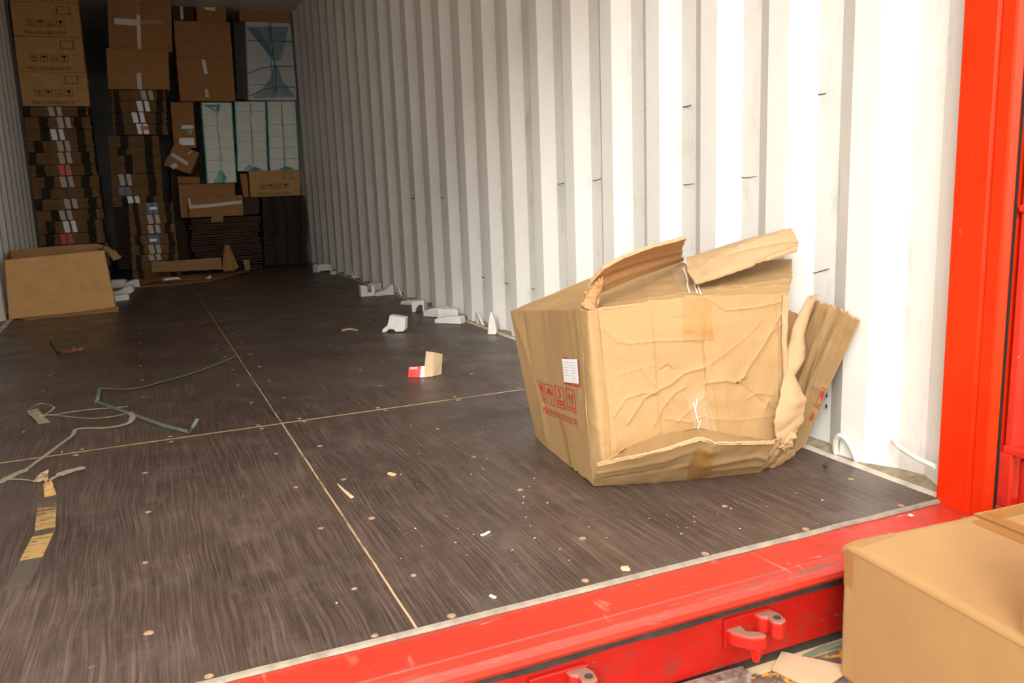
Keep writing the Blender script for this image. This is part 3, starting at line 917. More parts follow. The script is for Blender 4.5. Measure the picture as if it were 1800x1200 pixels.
# front: the closed end flaps, dented all over
FP = Surf(P3((1074, 808, .404), (1100, 788, .402), (1155, 765, .388), (1230, 752, .366), (1300, 766, .345), (1362, 776, .318)),
          P3((1051, 541, .462), (1120, 533, .437), (1210, 521, .400), (1300, 518, .368), (1384, 514, .338)),
          P3((1074, 808, .404), (1070, 720, .42), (1060, 630, .44), (1051, 541, .462)),
          P3((1362, 776, .318), (1378, 700, .322), (1384, 600, .33), (1384, 514, .338)), torn={'r': 0.006})
fp_lines = [
    ([(1144, 520), (1147, 590), (1152, 690), (1160, 760)], 0.0032, 0.0022),
    ([(1232, 515), (1236, 620), (1240, 690), (1252, 760), (1258, 776)], -0.0043, 0.0019),
    ([(1226, 515), (1230, 620), (1234, 700)], 0.0022, 0.0022),
    ([(1060, 575), (1085, 600), (1105, 604), (1150, 599), (1232, 598)], 0.0029, 0.0028),
    ([(1240, 522), (1275, 545), (1330, 540), (1382, 528)], 0.0029, 0.0022),
    ([(1104, 742), (1130, 700), (1175, 675), (1200, 655), (1236, 645)], 0.0050, 0.0033),
    ([(1078, 732), (1100, 700), (1130, 690), (1150, 690)], 0.0036, 0.0028),
    ([(1150, 745), (1162, 715), (1182, 690), (1200, 680)], 0.0036, 0.0028),
    ([(1190, 740), (1215, 715), (1237, 695)], 0.0029, 0.0028),
    ([(1240, 672), (1270, 668), (1296, 672), (1330, 620), (1372, 552)], 0.0047, 0.0033),
    ([(1296, 672), (1350, 715), (1372, 728)], -0.0029, 0.0028),
    ([(1248, 676), (1256, 720), (1262, 765)], 0.0029, 0.0022),
    ([(1300, 690), (1330, 745), (1336, 770)], 0.0022, 0.0028),
    ([(1160, 650), (1172, 642), (1180, 650)], -0.0043, 0.0022),
    ([(1100, 530), (1104, 600), (1112, 690)], 0.0014, 0.0022),
    ([(1300, 520), (1298, 600)], 0.0014, 0.0022),
    ([(1335, 600), (1382, 560)], 0.0022, 0.0028),
    ([(1240, 735), (1300, 738), (1360, 730)], 0.0014, 0.0028),
    ([(1350, 705), (1346, 716)], 0.0043, 0.0033),
    ([(1300, 664), (1306, 660)], 0.0050, 0.0028),
    ([(1360, 520), (1366, 640), (1362, 740)], 0.0029, 0.0022),
    ([(1068, 560), (1074, 700), (1084, 790)], .0015, .003),
    ([(1176, 600), (1180, 700)], .0015, .002),
    ([(1265, 600), (1272, 700), (1280, 760)], .0015, .002),
    ([(1318, 530), (1322, 610)], .0012, .002),
    ([(1120, 640), (1160, 690), (1176, 720)], .0022, .002),
    ([(1085, 660), (1150, 640)], .0015, .002),
    ([(1245, 640), (1300, 600), (1340, 560)], .0018, .002),
    ([(1310, 700), (1330, 690), (1358, 694)], .0020, .002),
    ([(1180, 560), (1230, 556)], -.0015, .002),
    ([(1170, 735), (1215, 742), (1238, 730)], .0020, .002),
]
FP.disp = crease_disp(FP, fp_lines, wrinkle=.004, wscale=3.0, seed=11, bulge=.010)
FP.build('front_panel', M['kraft_hero'], hero, 240, 200, .005)

# bottom lip bent forward, then the underside rolling back to the floor
ridge = P3((1049, 816, .375), (1110, 803, .312), (1180, 786, .268), (1232, 769, .244), (1258, 778, .238), (1300, 778, .236), (1362, 777, .246))
BL = Surf(ridge, FP.b, [ridge[0], FP.b[0]], [ridge[-1], FP.b[-1]], torn={'b': 0.03})
BL.disp = crease_disp(BL, [([(1100, 806), (1105, 786)], .003, .004), ([(1190, 784), (1180, 762)], .003, .004), ([(1235, 770), (1235, 752)], -.004, .005), ([(1140, 796), (1150, 770)], .002, .004)], wrinkle=.002, seed=21)
BL.build('bottom_lip', M['kraft_hero'], hero, 60, 10, .005)
BU = Surf(P3((1042, 854, .434), (1075, 853, .418), (1130, 850, .395), (1215, 843, .362), (1330, 831, .328)),
          ridge, [at('y', .434, 1042, 854), at('y', .402, 1046, 836), ridge[0]], [at('y', .328, 1330, 831), at('y', .285, 1345, 806), ridge[-1]], torn={'t': 0.02})
BU.disp = crease_disp(BU, [([(1050, 830), (1150, 810), (1260, 790)], .004, .005), ([(1060, 840), (1200, 812)], -.003, .004), ([(1232, 812), (1290, 806), (1330, 800), (1360, 805)], .006, .005),
                           ([(1216, 812), (1215, 842)], -.006, .004), ([(1240, 825), (1340, 815)], .004, .006), ([(1180, 820), (1215, 812)], .004, .005), ([(1255, 780), (1236, 800)], .006, .005)], wrinkle=.004, wscale=4, seed=31, bulge=.006)
BU.build('bottom_panel', M['kraft_hero'], hero, 80, 26, .005)
CR = Surf(P3((1330, 831, .328), (1362, 822, .330), (1398, 800, .352)), P3((1352, 779, .252), (1372, 770, .284), (1394, 776, .335)),
          P3((1330, 831, .328), (1345, 806, .280), (1352, 779, .252)), None, torn={'r': 0.05, 't': 0.03})
CR.disp = crease_disp(CR, [([(1345, 820), (1362, 795), (1385, 782)], .007, .005), ([(1350, 826), (1375, 800), (1394, 790)], -.006, .004), ([(1350, 800), (1362, 785), (1372, 778)], .006, .004), ([(1340, 812), (1356, 788)], -.004, .004)], wrinkle=.006, wscale=6, seed=41)
CR.build('crumpled_corner', M['kraft_hero'], hero, 30, 24, .005)

# top, rising towards the back
TP = Surf(P3((1020, 543, .49), (1051, 541, .462), (1120, 533, .437), (1210, 521, .400), (1300, 518, .368), (1384, 514, .338)),
          P3((897, 546, .93), (1040, 488, .80), (1200, 461, .62), (1300, 459, .53), (1392, 455, .47)),
          P3((1020, 543, .49), (950, 546, .75), (897, 546, .93)), P3((1384, 514, .338), (1392, 486, .40), (1392, 455, .47)), torn={'r': 0.01})
TP.disp = crease_disp(TP, [([(1130, 486), (1142, 520), (1144, 531)], .004, .005), ([(1262, 470), (1268, 512)], .003, .004), ([(1052, 536), (1140, 526), (1220, 512), (1390, 500)], .004, .005),
                           ([(1230, 508), (1310, 500), (1392, 490)], .004, .004)], wrinkle=.003, seed=51)
TP.build('top_panel', M['kraft_hero'], hero, 70, 40, .005)

# back panel and floor-side panel close the box; its dark inside shows at the torn right corner
bt = [TP.raw(u, 1.0) for u in (0, .25, .5, .75, 1)]
bt = [V((min(p.x, 2.30), p.y, p.z - 0.004)) for p in bt]
bbm = [V((1.765, .862, .004)), V((1.92, .80, .004)), V((2.06, .74, .004)), V((2.18, .68, .004)), V((2.27, .60, .004))]
BK = Surf(bbm, bt); BK.disp = crease_disp(BK, [], wrinkle=.004, seed=61)
BK.build('back_panel', M['kraft_inside'], hero, 24, 20, .005)
BT = Surf([V((1.716, .44, .004)), V((1.94, .375, .004)), V((2.10, .345, .006))], [V((1.765, .86, .004)), V((2.06, .74, .004)), V((2.24, .60, .006))])
BT.build('floor_panel', M['kraft_inside'], hero, 10, 10, .003)

# torn flap standing on the top, showing its underside
TF = Surf(P3((1036, 524, .500), (1062, 512, .535), (1120, 488, .565), (1200, 459, .600)),
          P3((1062, 472, .455), (1100, 452, .462), (1150, 434, .475), (1206, 420, .490)),
          P3((1036, 524, .500), (1040, 498, .485), (1062, 472, .455)), P3((1200, 459, .600), (1198, 440, .55), (1206, 420, .490)), torn={'r': 0.04, 't': 0.02})
TF.disp = crease_disp(TF, [([(1058, 500), (1200, 452)], .003, .004), ([(1058, 490), (1202, 446)], -.003, .004), ([(1060, 482), (1204, 440)], .003, .004), ([(1062, 506), (1064, 474)], .004, .005)], wrinkle=.001, seed=71)
TF.build('torn_flap', M['kraft_inside'], hero, 50, 20, .009)
# crumpled tear at the flap's lower end
TC = Surf(P3((1024, 541, .49), (1040, 545, .46), (1052, 538, .455)), P3((1036, 500, .49), (1048, 494, .475), (1060, 486, .465)), torn={'l': .10, 'r': .10, 't': .15, 'b': .08})
TC.disp = crease_disp(TC, [([(1030, 536), (1044, 505)], .010, .006), ([(1042, 540), (1050, 500)], -.010, .006)], wrinkle=.016, wscale=14, seed=77)
TC.build('torn_edge', M['kraft_inside'], hero, 26, 26, .003)

# dark inside seen through the torn right corner
IN = Surf(P3((1374, 700, .42), (1392, 690, .415)), P3((1380, 541, .43), (1409, 557, .415)), torn={'t': .03})
IN.build('inner_panel', M['kraft_inside'], hero, 8, 20, .004)
# second flap folded over, drooping towards the front
DF = Surf(P3((1222, 497, .415), (1262, 486, .405), (1330, 462, .385), (1401, 440, .365)),
          P3((1207, 452, .560), (1260, 436, .535), (1330, 415, .495), (1390, 398, .455)),
          P3((1222, 497, .415), (1208, 476, .480), (1207, 452, .560)), P3((1401, 440, .365), (1402, 420, .405), (1390, 398, .455)), torn={'r': 0.02, 'b': 0.02})
DF.disp = crease_disp(DF, [([(1290, 450), (1340, 436), (1396, 422)], -.008, .006), ([(1300, 440), (1396, 412)], .006, .008), ([(1320, 430), (1392, 408)], -.006, .005), ([(1330, 462), (1400, 436)], .006, .006),
                           ([(1210, 455), (1250, 462)], .006, .006), ([(1212, 462), (1236, 478)], -.005, .006)], wrinkle=.004, wscale=3, seed=81, bulge=.012)
DF.build('top_flap', M['kraft_light'], hero, 60, 30, .005)

# right side panel torn off and leaning on the wall
RP = Surf([at('x', 2.262, 1372, 800), at('x', 2.275, 1395, 798), at('x', 2.292, 1416, 781)],
          [at('x', 2.318, 1422, 522), at('x', 2.322, 1470, 541), at('x', 2.326, 1509, 563)],
          [at('x', 2.262, 1372, 800), at('x', 2.29, 1392, 660), at('x', 2.318, 1422, 522)],
          [at('x', 2.292, 1416, 781), at('x', 2.306, 1450, 690), at('x', 2.326, 1509, 563)], torn={'t': 0.03, 'b': 0.02})
RP.disp = crease_disp(RP, [([(1460, 545), (1396, 700)], .005, .006), ([(1472, 550), (1405, 690)], -.004, .005), ([(1484, 556), (1410, 715)], .004, .005), ([(1445, 530), (1400, 620)], .005, .007), ([(1425, 676), (1445, 684)], .003, .004)], wrinkle=.002, flutes=.0025, nfl=14, seed=91)
RP.build('torn_side_panel', M['kraft_hero'], hero, 40, 60, .006)

# pale torn liner curling in front of it
TL = Surf(P3((1368, 787, .288), (1374, 786, .290), (1384, 775, .296)), P3((1420, 522, .372), (1430, 519, .378), (1438, 516, .384)),
          P3((1368, 787, .288), (1361, 740, .290), (1378, 668, .315), (1386, 610, .335), (1396, 570, .352), (1420, 522, .372)),
          P3((1384, 775, .296), (1412, 744, .288), (1419, 702, .292), (1396, 656, .330), (1415, 630, .325), (1414, 590, .335), (1422, 560, .352), (1438, 516, .384)), torn={'r': 0.10, 'b': .02, 'l': .03})
TL.disp = crease_disp(TL, [([(1384, 690), (1400, 712)], .004, .006), ([(1392, 600), (1412, 612)], .004, .006), ([(1370, 760), (1400, 735)], -.004, .006)], wrinkle=.006, wscale=4, seed=101, bulge=.012)
TL.build('torn_liner', M['kraft_light'], hero, 24, 90, .003)
TR = Surf(P3((1366, 786, .286), (1380, 792, .285), (1396, 782, .30)), P3((1376, 762, .285), (1392, 758, .29), (1410, 742, .295)), torn={'l': .12, 'r': .12, 't': .15, 'b': .15})
TR.disp = crease_disp(TR, [([(1372, 784), (1392, 764)], .010, .006), ([(1384, 788), (1402, 762)], -.010, .006)], wrinkle=.014, wscale=14, seed=107)
TR.build('torn_edge', M['board_edge'], hero, 24, 24, .003)
# folded vertical tear edge between front and liner
TE = Surf(P3((1362, 776, .312), (1370, 770, .306)), P3((1376, 518, .338), (1388, 523, .334)), P3((1362, 776, .312), (1378, 690, .318), (1374, 600, .327), (1376, 518, .338)),
          P3((1370, 770, .306), (1386, 690, .312), (1384, 600, .322), (1388, 523, .334)), torn={'r': .15, 't': .02})
TE.disp = crease_disp(TE, [], wrinkle=.004, wscale=8, seed=111, bulge=.004)
TE.build('torn_edge', M['kraft_light'], hero, 8, 70, .004)

# small puncture in the front: flat near-black patch painted for its shaded inside
hu, hv = FP.uv_of(1296, 672)
FP.decal('puncture_shade', [dome(.5, .5, .5, .5, 0, 360, 14)], [(hu - .007, hv - .009), (hu + .007, hv - .007), (hu + .007, hv + .009), (hu - .007, hv + .007)], M['near_black'], hero, .003)

# tapes on the crushed carton
FP.strip('packing_tape', [FP.uv_of(1222, 519), FP.uv_of(1222, 560), FP.uv_of(1221, 597)], .052, M['tape_amber'], hero, .0028)
FP.strip('packing_tape', [FP.uv_of(1243, 522), FP.uv_of(1245, 560), FP.uv_of(1248, 597)], .018, M['tape_amber'], hero, .0028)
FP.strip('packing_tape', [FP.uv_of(1222, 690), FP.uv_of(1232, 725), FP.uv_of(1243, 764)], .050, M['tape_glint'], hero, .0030)
BU.strip('packing_tape', [BU.uv_of(1240, 788), BU.uv_of(1232, 812), BU.uv_of(1228, 840)], .050, M['tape_amber'], hero, .0030)
TP.strip('packing_tape', [TP.uv_of(1204, 470), TP.uv_of(1212, 500), TP.uv_of(1222, 519)], .050, M['tape_glint'], hero, .0035)
LP.strip('packing_tape', [LP.uv_of(985, 735), LP.uv_of(996, 775), LP.uv_of(1004, 818)], .018, M['tape_amber'], hero, .0030)

for k, (a_, b_) in enumerate((((1202, 474), (1212, 519)), ((1208, 466), (1226, 520)), ((1216, 470), (1232, 522)), ((1199, 462), (1220, 476)))):  # thin near-white strips laid on as painted glints
    TP.strip('glint_strip', [TP.uv_of(*a_), TP.uv_of((a_[0] + b_[0]) / 2 + 2, (a_[1] + b_[1]) / 2), TP.uv_of(*b_)], .0034, M['glint'], hero, .006)
for a_, b_ in (((1217, 706), (1226, 742)), ((1224, 700), (1220, 722)), ((1230, 738), (1224, 762))):
    FP.strip('glint_strip', [FP.uv_of(*a_), FP.uv_of(*b_)], .0026, M['glint'], hero, .004)
# red print and paper label on the side panel
def quv(S, *q): return [S.uv_of(*p) for p in q]
for sym, q in ((sym_glass(), ((953, 703), (962, 709), (955, 672), (945, 668))),
               (sym_umbrella(), ((965, 709), (977, 715), (971, 677), (957, 673))),
               (sym_stack('5'), ((980, 714), (995, 720), (991, 681), (975, 676))),
               (sym_up(), ((998, 719), (1014, 726), (1010, 685), (995, 680)))):
    LP.decal('printed_symbol', sym, quv(LP, *q), M['ink_red'], hero, .0022)
LP.decal('printed_text', text_polys('MEAS:59.5X54X37.5CM(22YR)'), quv(LP, (957, 729), (1017, 751), (1015, 737), (955, 713)), M['ink_red'], hero, .0022)
LP.decal('printed_frame', frame(.03, .05), quv(LP, (993, 674), (1021, 680), (1018, 633), (991, 627)), M['ink_red'], hero, .0020)
lab = LP.decal('paper_label', [rect(0, 0, 1, 1)], quv(LP, (994, 671), (1020, 674), (1017, 631), (990, 630)), M['paper'], hero, .0035)
tag(lab, 'white paper label')
LP.decal('label_lines', [rect(.08 + .45 * (k % 2), .08 + .11 * i, .45 + .45 * (k % 2), .10 + .11 * i) for i in range(8) for k in range(2)], quv(LP, (994, 671), (1020, 674), (1017, 631), (990, 630)), M['ink_grey'], hero, .0045)
RP.decal('printed_symbol', frame(.08, .04) + [[(.25, .55), (.8, .45), (.9, .8), (.4, .9)], [(.3, .12), (.7, .12), (.55, .25)]], quv(RP, (1433, 713), (1441, 719), (1453, 685), (1447, 679)), M['ink_red'], hero, .0022)
RP.decal('printed_text', [rect(0, i * .25, 1, i * .25 + .13) for i in range(4)], quv(RP, (1423, 735), (1429, 739), (1434, 726), (1430, 722)), M['ink_red'], hero, .0022)

# ================================================================== CARTONS
def box_body(c, mb=None, n=6, bulge=0.004, seed=0.0):
    """c: 8 corners front(bl br tr tl) back(bl br tr tl); a softly bulged closed box"""
    mb = mb or MB()
    cen = sum(c, V((0, 0, 0))) / 8
    for q in ((0, 1, 2, 3), (5, 4, 7, 6), (4, 0, 3, 7), (1, 5, 6, 2), (3, 2, 6, 7), (4, 5, 1, 0)):
        a, b, d, e = (c[i] for i in q)
        nn = (b - a).cross(e - a).normalized()
        if nn.dot((a + d) / 2 - cen) < 0: nn = -nn
        lu, lv = (b - a).length, (e - a).length
        bb_ = bulge if abs(nn.z) < .6 else 0.0
        P, U = [], []
        for i in range(n + 1):
            pr, ur = [], []
            for j in range(n + 1):
                u, v = i / n, j / n
                p = (a * (1 - u) + b * u) * (1 - v) + (e * (1 - u) + d * u) * v
                w = 16 * u * (1 - u) * v * (1 - v)
                pr.append(p + nn * w * (bb_ + 0.5 * bb_ * noise.noise(p * 7 + V((seed, 0, 0)))))
                ur.append((u * lu, v * lv))
            P.append(pr); U.append(ur)
        mb.grid(P, U)
    return mb

class FlatSurf(Surf):
    def __init__(self, bl, br, tr, tl, bulge=0.004):
        super().__init__([bl, br], [tl, tr]); self.bulge = bulge
        self.disp = lambda u, v: 1.5 * bulge * 16 * max(0, u * (1 - u)) * max(0, v * (1 - v)) + 0.0006

TOPZ, LOWZ = [0], [0]
def carton(label, px, Y, depth, m, group=None, tapes=(), prints=False, name='carton', seam=True, skew=0.0, bulge=.004, level=True, on=None, under=None, rise=0.0):
    """px: tl, tr, br, bl pixels of its front face on the plane y = Y"""
    tl, tr, br, bl = [at('y', Y, *p) for p in px]
    if level:   # cartons stand level: one height for the top, one for the bottom
        tl.z = tr.z = (tl.z + tr.z) / 2; bl.z = br.z = (bl.z + br.z) / 2
        if on is not None: bl.z = br.z = on + .001
        if under is not None: tl.z = tr.z = under - .001
    TOPZ[0] = max(tl.z, tr.z); LOWZ[0] = min(bl.z, br.z)
    d = V((skew, depth, rise))
    c = [bl, br, tr, tl, bl + d, br + d, tr + d, tl + d]
    for p in c: p.x = min(max(p.x, 0.012), 2.338)
    base = V(((c[0].x + c[1].x) / 2, Y + depth / 2, min(p.z for p in c)))
    root = empty(name, base, label, 'cardboard box', group)
    box_body(c, None, 6, bulge, random.random() * 9).build('body', m, root, smooth=True, bevel=.006, weld=1e-4, angle=40)
    F = FlatSurf(c[0], c[1], c[2], c[3], bulge)
    for t in tapes:
        F.strip('packing_tape', t[0], t[1], M[t[2]], root, .0016)
    if seam:   # the closed top flaps meet in a seam
        T = FlatSurf(c[3], c[2], c[6], c[7], bulge)
        T.strip('packing_tape', [(0.0, .5), (1.0, .5)], .05, M['tape_clear'], root, .0016)
    if prints:
        ox = 0.0
        for i, s in enumerate((sym_up(), sym_umbrella(), sym_recycle(), sym_glass())):
            u0 = .195 + .150 * i
            F.decal('printed_symbol', s, [(u0, .285), (u0 + .115, .285), (u0 + .115, .50), (u0, .50)], M['ink_black'], root, .0016)
        F.decal('printed_text', text_polys('MEAS.50X28X27CM'), [(.14, .055), (.78, .055), (.78, .155), (.14, .155)], M['ink_black'], root, .0016)
        F.decal('printed_frame', frame(.05, .06), [(.66, .66), (.86, .66), (.86, .90), (.66, .90)], M['ink_black'], root, .0016)
    return root, F

YC = 7.0
def zpx(y, *pts): return sum(at('y', y, *p).z for p in pts) / len(pts)
# left column: printed cartons stacked on top of the flat packs
carton('printed carton lowest of the left stack, resting on bound flat packs', [(32, 129), (152, 125), (157.5, 179), (40, 186)], YC - .01, .28, M['kraft_meas'], 'printed cartons', prints=True, on=zpx(YC, (41, 188), (158, 186)))
carton('printed carton third from the top of the left stack', [(24.5, 65), (144, 64), (150.5, 123.5), (31.5, 128)], YC, .28, M['kraft_meas'], 'printed cartons', prints=True, on=TOPZ[0])
carton('printed carton second from the top of the left stack', [(17, 5), (137, 3.5), (144, 63), (24.5, 64)], YC - .01, .28, M['kraft_meas'], 'printed cartons', prints=True, on=TOPZ[0])
carton('printed carton cut off by the top edge of the photo, highest of the left stack', [(8, -58), (132, -56), (137, 2.5), (16.5, 4)], YC, .28, M['kraft_meas'], 'printed cartons', prints=True, on=TOPZ[0])
# second column
carton('plain carton with a short strip of tape under the cross taped carton', [(186, 83.5), (296, 88), (299, 158), (190, 156)], 7.02, .42, M['kraft_brown'], 'plain brown cartons',
       tapes=[([(.50, .40), (.505, .01)], .036, 'tape_shiny')], on=zpx(7.04, (196, 157.5), (291, 158.5)))
carton('big plain carton with a cross of shiny tape at the top of the second stack', [(186, -48), (300, -48), (303, 92), (191, 83)], 7.16, .42, M['kraft_brown'], 'plain brown cartons',
       tapes=[([(.10, .375), (.48, .362)], .052, 'tape_shiny'), ([(.48, .362), (.86, .40)], .034, 'tape_clear'), ([(.475, .46), (.475, .02)], .030, 'tape_shiny'), ([(.47, .46), (.46, .98)], .03, 'tape_clear')], on=TOPZ[0])
# third column
carton('plain carton with two strips of tape under the upper plain carton', [(310, 104), (409, 103), (414, 174), (317, 181)], 7.24, .42, M['kraft_brown'], 'plain brown cartons',
       tapes=[([(.47, .98), (.50, .64)], .032, 'tape_shiny'), ([(.485, .28), (.49, .08)], .030, 'tape_shiny')])
ZC2 = LOWZ[0]
carton('plain carton upper of the two between the cross taped carton and the blue bundle', [(305, 38), (404, 37), (409, 102.5), (310, 103.5)], 7.26, .42, M['kraft_brown'], 'plain brown cartons',
       tapes=[([(.50, .06), (.50, .0)], .03, 'tape_clear')], on=TOPZ[0])
ZC1 = TOPZ[0]
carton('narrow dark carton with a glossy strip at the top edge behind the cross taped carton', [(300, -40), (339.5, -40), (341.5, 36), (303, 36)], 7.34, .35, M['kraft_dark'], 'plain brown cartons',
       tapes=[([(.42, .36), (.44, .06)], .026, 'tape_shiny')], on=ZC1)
r, F = carton('dark carton with a white paper label at the top of the third stack', [(343.5, -40), (395, -40), (398, 36), (345.5, 36)], 7.32, .35, M['kraft_brown'], 'plain brown cartons', on=ZC1)
F.decal('paper_label', [rect(0, 0, 1, 1)], [(.27, .28), (.63, .26), (.63, .42), (.30, .44)], M['tag_white'], r, .002)
F.decal('label_lines', [rect(.25, .4, .7, .6)], [(.27, .28), (.63, .26), (.63, .42), (.30, .44)], M['ink_grey'], r, .003)
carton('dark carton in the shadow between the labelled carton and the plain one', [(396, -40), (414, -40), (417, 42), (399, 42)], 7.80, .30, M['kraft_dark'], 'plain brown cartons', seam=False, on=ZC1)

# second column
# third column

# ------------------------------------------------------------------ flat packs: bound bundles of folded board
def bundle(label, px, Y, depth, m, tags=(), group='bound flat packs', n=8, notch=((.16, .13), (.74, .12)), tagpos=.46, strap=True, dx=0.0, side_m=None):
    tl, tr, br, bl = [at('y', Y, *p) for p in px]
    x0, x1 = (tl.x + bl.x) / 2 + dx, (tr.x + br.x) / 2 + dx
    z1, z0 = (tl.z + tr.z) / 2, (bl.z + br.z) / 2
    z0 = max(z0, 0.002)
    x0 = max(x0, .014); x1 = min(x1, 2.336)
    base = V(((x0 + x1) / 2, Y + depth / 2, z0))
    root = empty('flat_pack_bundle', base, label, 'cardboard bundle', group)
    mb = MB()
    w = x1 - x0; t = (z1 - z0 - .003) / n; nd = min(.2, depth * .8)
    for i in range(n):
        j = random.uniform(-.005, .005); jy = random.uniform(-.006, .010)
        a, b = x0 + j, x1 + j; a = max(a, .013)
        pts = [(a, 0)]
        for u, wd in notch: pts += [(a + w * u, 0), (a + w * u, nd), (a + w * (u + wd), nd), (a + w * (u + wd), 0)]
        pts += [(b, 0), (b, depth), (a, depth)]
        mb.prism([V((x, Y + jy + y, z0 + t * i + .0003)) for x, y in pts], (0, 0, t * .86))
    mb.build('sheets', m, root)
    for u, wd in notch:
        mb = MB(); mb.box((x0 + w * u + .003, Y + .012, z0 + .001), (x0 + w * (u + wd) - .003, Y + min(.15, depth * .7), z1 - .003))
        mb.build('slot_filler', M['slot_filler'], root)  # block filling the notch, darkening it by colour
    xs = x0 + w * tagpos
    if strap:
        mb = MB(); mb.box((xs - .006, Y - .010, z0 + .0005), (xs + .006, Y - .0075, z1 - .0005)); mb.box((xs - .006, Y - .010, z1 - .003), (xs + .006, Y + depth, z1 - .0008))
        mb.build('strap', M['strap'], root)
    for (side, m2) in tags:
        mb = MB()
        wd = .045 if side != 0 else .052
        if side < 0: q = (xs - .052, xs - .009)
        elif side > 0: q = (xs + .009, xs + .045)
        else: q = (xs - .045, xs + .045)
        s = .010
        mb.hexa([V((x + s * k, y, z)) for x in q for y in (Y - .0072, Y - .0066) for k, z in ((.5, z0 + .004), (-.5, z1 - .004))])
        mb.build('label_tag', M[m2], root)
    return root

W2 = ((-1, 'tag_white'), (1, 'tag_white')); T2 = ((-1, 'tag'), (1, 'tag')); RD = ((0, 'tag_red'),); BLU = ((0, 'tag_blue'),)
ys = [187, 205, 226, 247, 267, 288.5, 309, 330, 348, 368, 387, 409, 429, 449, 470, 490]
left_tags = [T2, T2, W2, T2, T2, RD, T2, (), T2, T2, W2, RD, T2, T2, T2]
left_desc = ['on top of the left flat packs, under the printed cartons', 'second from the top of the left flat packs', 'with glossy white tags, third from the top of the left stack',
             'fourth from the top of the left flat packs', 'fifth from the top of the left flat packs', 'with a bright red tag high in the left stack',
             'seventh from the top of the left flat packs', 'eighth from the top of the left flat packs, without a tag', 'ninth from the top of the left flat packs', 'tenth from the top of the left flat packs',
             'with printed white tags low in the left stack', 'with a red tag just above the open carton', 'just behind the rim of the open carton',
             'second from the bottom of the left flat packs', 'at the bottom of the left flat packs']
for i in range(15):
    ya, yb = ys[i], ys[i + 1]
    sh = (ya - 187) * .125
    o = random.uniform(-2.5, 2.5)
    bundle('bound brown flat pack ' + left_desc[i], [(41 + sh, ya + 1), (158 + sh + o, ya - 1), (158 + sh + o, yb - 1), (41 + sh, yb + 1)], YC + random.uniform(-.015, .02), .55, M['bundle'], left_tags[i],
           notch=((.15 + random.uniform(-.07, .07), .13), (.76 + random.uniform(-.08, .06), .12)) if i % 4 else ((.0, .11), (.80 + random.uniform(-.05, .05), .13)), tagpos=[.49, .60, .48, .55, .55, .52, .52, .5, .54, .44, .50, .42, .5, .5, .5][i])

ys = [157.5, 176, 196, 216, 236]
for i, (tg, ds) in enumerate(((T2, 'directly under the short taped carton'), (W2, 'second below the short taped carton'), (W2, 'third below the short taped carton'), (((0, 'tag_white'),), 'fourth below the short taped carton, red striped'))):
    b_ = bundle('bound brown flat pack ' + ds, [(196 + i, ys[i]), (291 + i, ys[i] + 1), (291 + i, ys[i + 1] + 1), (196 + i, ys[i + 1])], 7.04 + .01 * i, .5, M['bundle'], tg, 'flat packs of the second stack', tagpos=[.66, .58, .48, .54][i], notch=((.04, .10 + .02 * i), (.84 - .02 * i, .12)))
    if i == 3:
        c0 = at('y', 7.03, 247, 221); c1 = at('y', 7.03, 262, 228)
        mb = MB(); mb.box((c0.x, 7.0585, c1.z), (c1.x, 7.0592, c0.z)); mb.build('red_stripe', M['tag_red'], b_)
ys = [237, 258, 271, 287, 304, 326, 343, 362]
ds7 = ['just below the red striped pack', 'without a tag beside the tilted little carton', 'second without a tag beside the tilted little carton', 'third without a tag beside the tilted little carton',
       'with a pale tag left of the dark gap', 'with a navy and red tag left of the dark gap', 'with white tags left of the dark gap']
for i in range(7):
    tg = [(), (), (), (), T2, BLU, W2][i]
    sh = i * 1.2
    b_ = bundle('bound brown flat pack ' + ds7[i], [(191 + sh, ys[i]), (280 + sh, ys[i] + 1), (280 + sh, ys[i + 1] + 1), (191 + sh, ys[i + 1])], 7.13 + random.uniform(-.01, .02), .5, M['bundle'], tg, 'flat packs of the second stack',
           tagpos=[.4, .4, .4, .4, .28, .26, .42][i], notch=((.20 + random.uniform(-.05, .10), .15), (.72 + random.uniform(-.06, .06), .15)), strap=i > 3)
    if i == 5:
        c0 = at('y', 7.1, 208, 328); c1 = at('y', 7.1, 211, 341)
        mb = MB(); mb.box((c0.x, 7.105, c1.z), (c1.x, 7.106, c0.z)); mb.build('red_stripe', M['tag_red'], b_)
ys = [355, 376, 394, 411, 429, 446, 458, 474, 489]
ds8 = ['with a blue tag topping the front stack', 'second from the top of the front stack', 'third from the top of the front stack', 'with a blue tag halfway down the front stack', 'fifth from the top of the front stack',
       'sixth from the top of the front stack', 'seventh from the top of the front stack', 'at the foot of the front stack']
for i in range(8):
    tg = [BLU, T2, T2, BLU, T2, T2, T2, ()][i]
    sh = i * 2.0
    b_ = bundle('bound brown flat pack ' + ds8[i], [(226 + sh * .5, ys[i]), (304 + sh, ys[i]), (304 + sh, ys[i + 1]), (226 + sh * .5, ys[i + 1])], 6.93 + random.uniform(-.01, .015), .17, M['bundle'], tg, 'flat packs of the front stack',
           tagpos=[.53, .55, .54, .51, .52, .50, .6, .6][i], notch=((.13 + random.uniform(-.05, .05), .11), (.80 + random.uniform(-.06, .05), .13)))
    if i in (0, 3):
        q0 = at('y', 6.9, 263, ys[i] + 9); q1 = at('y', 6.9, 276, ys[i] + 13)
        mb = MB(); mb.box((q0.x, 6.9115, q1.z), (q1.x, 6.9121, q0.z)); mb.build('silver_stripe', M['tag_white'], b_)
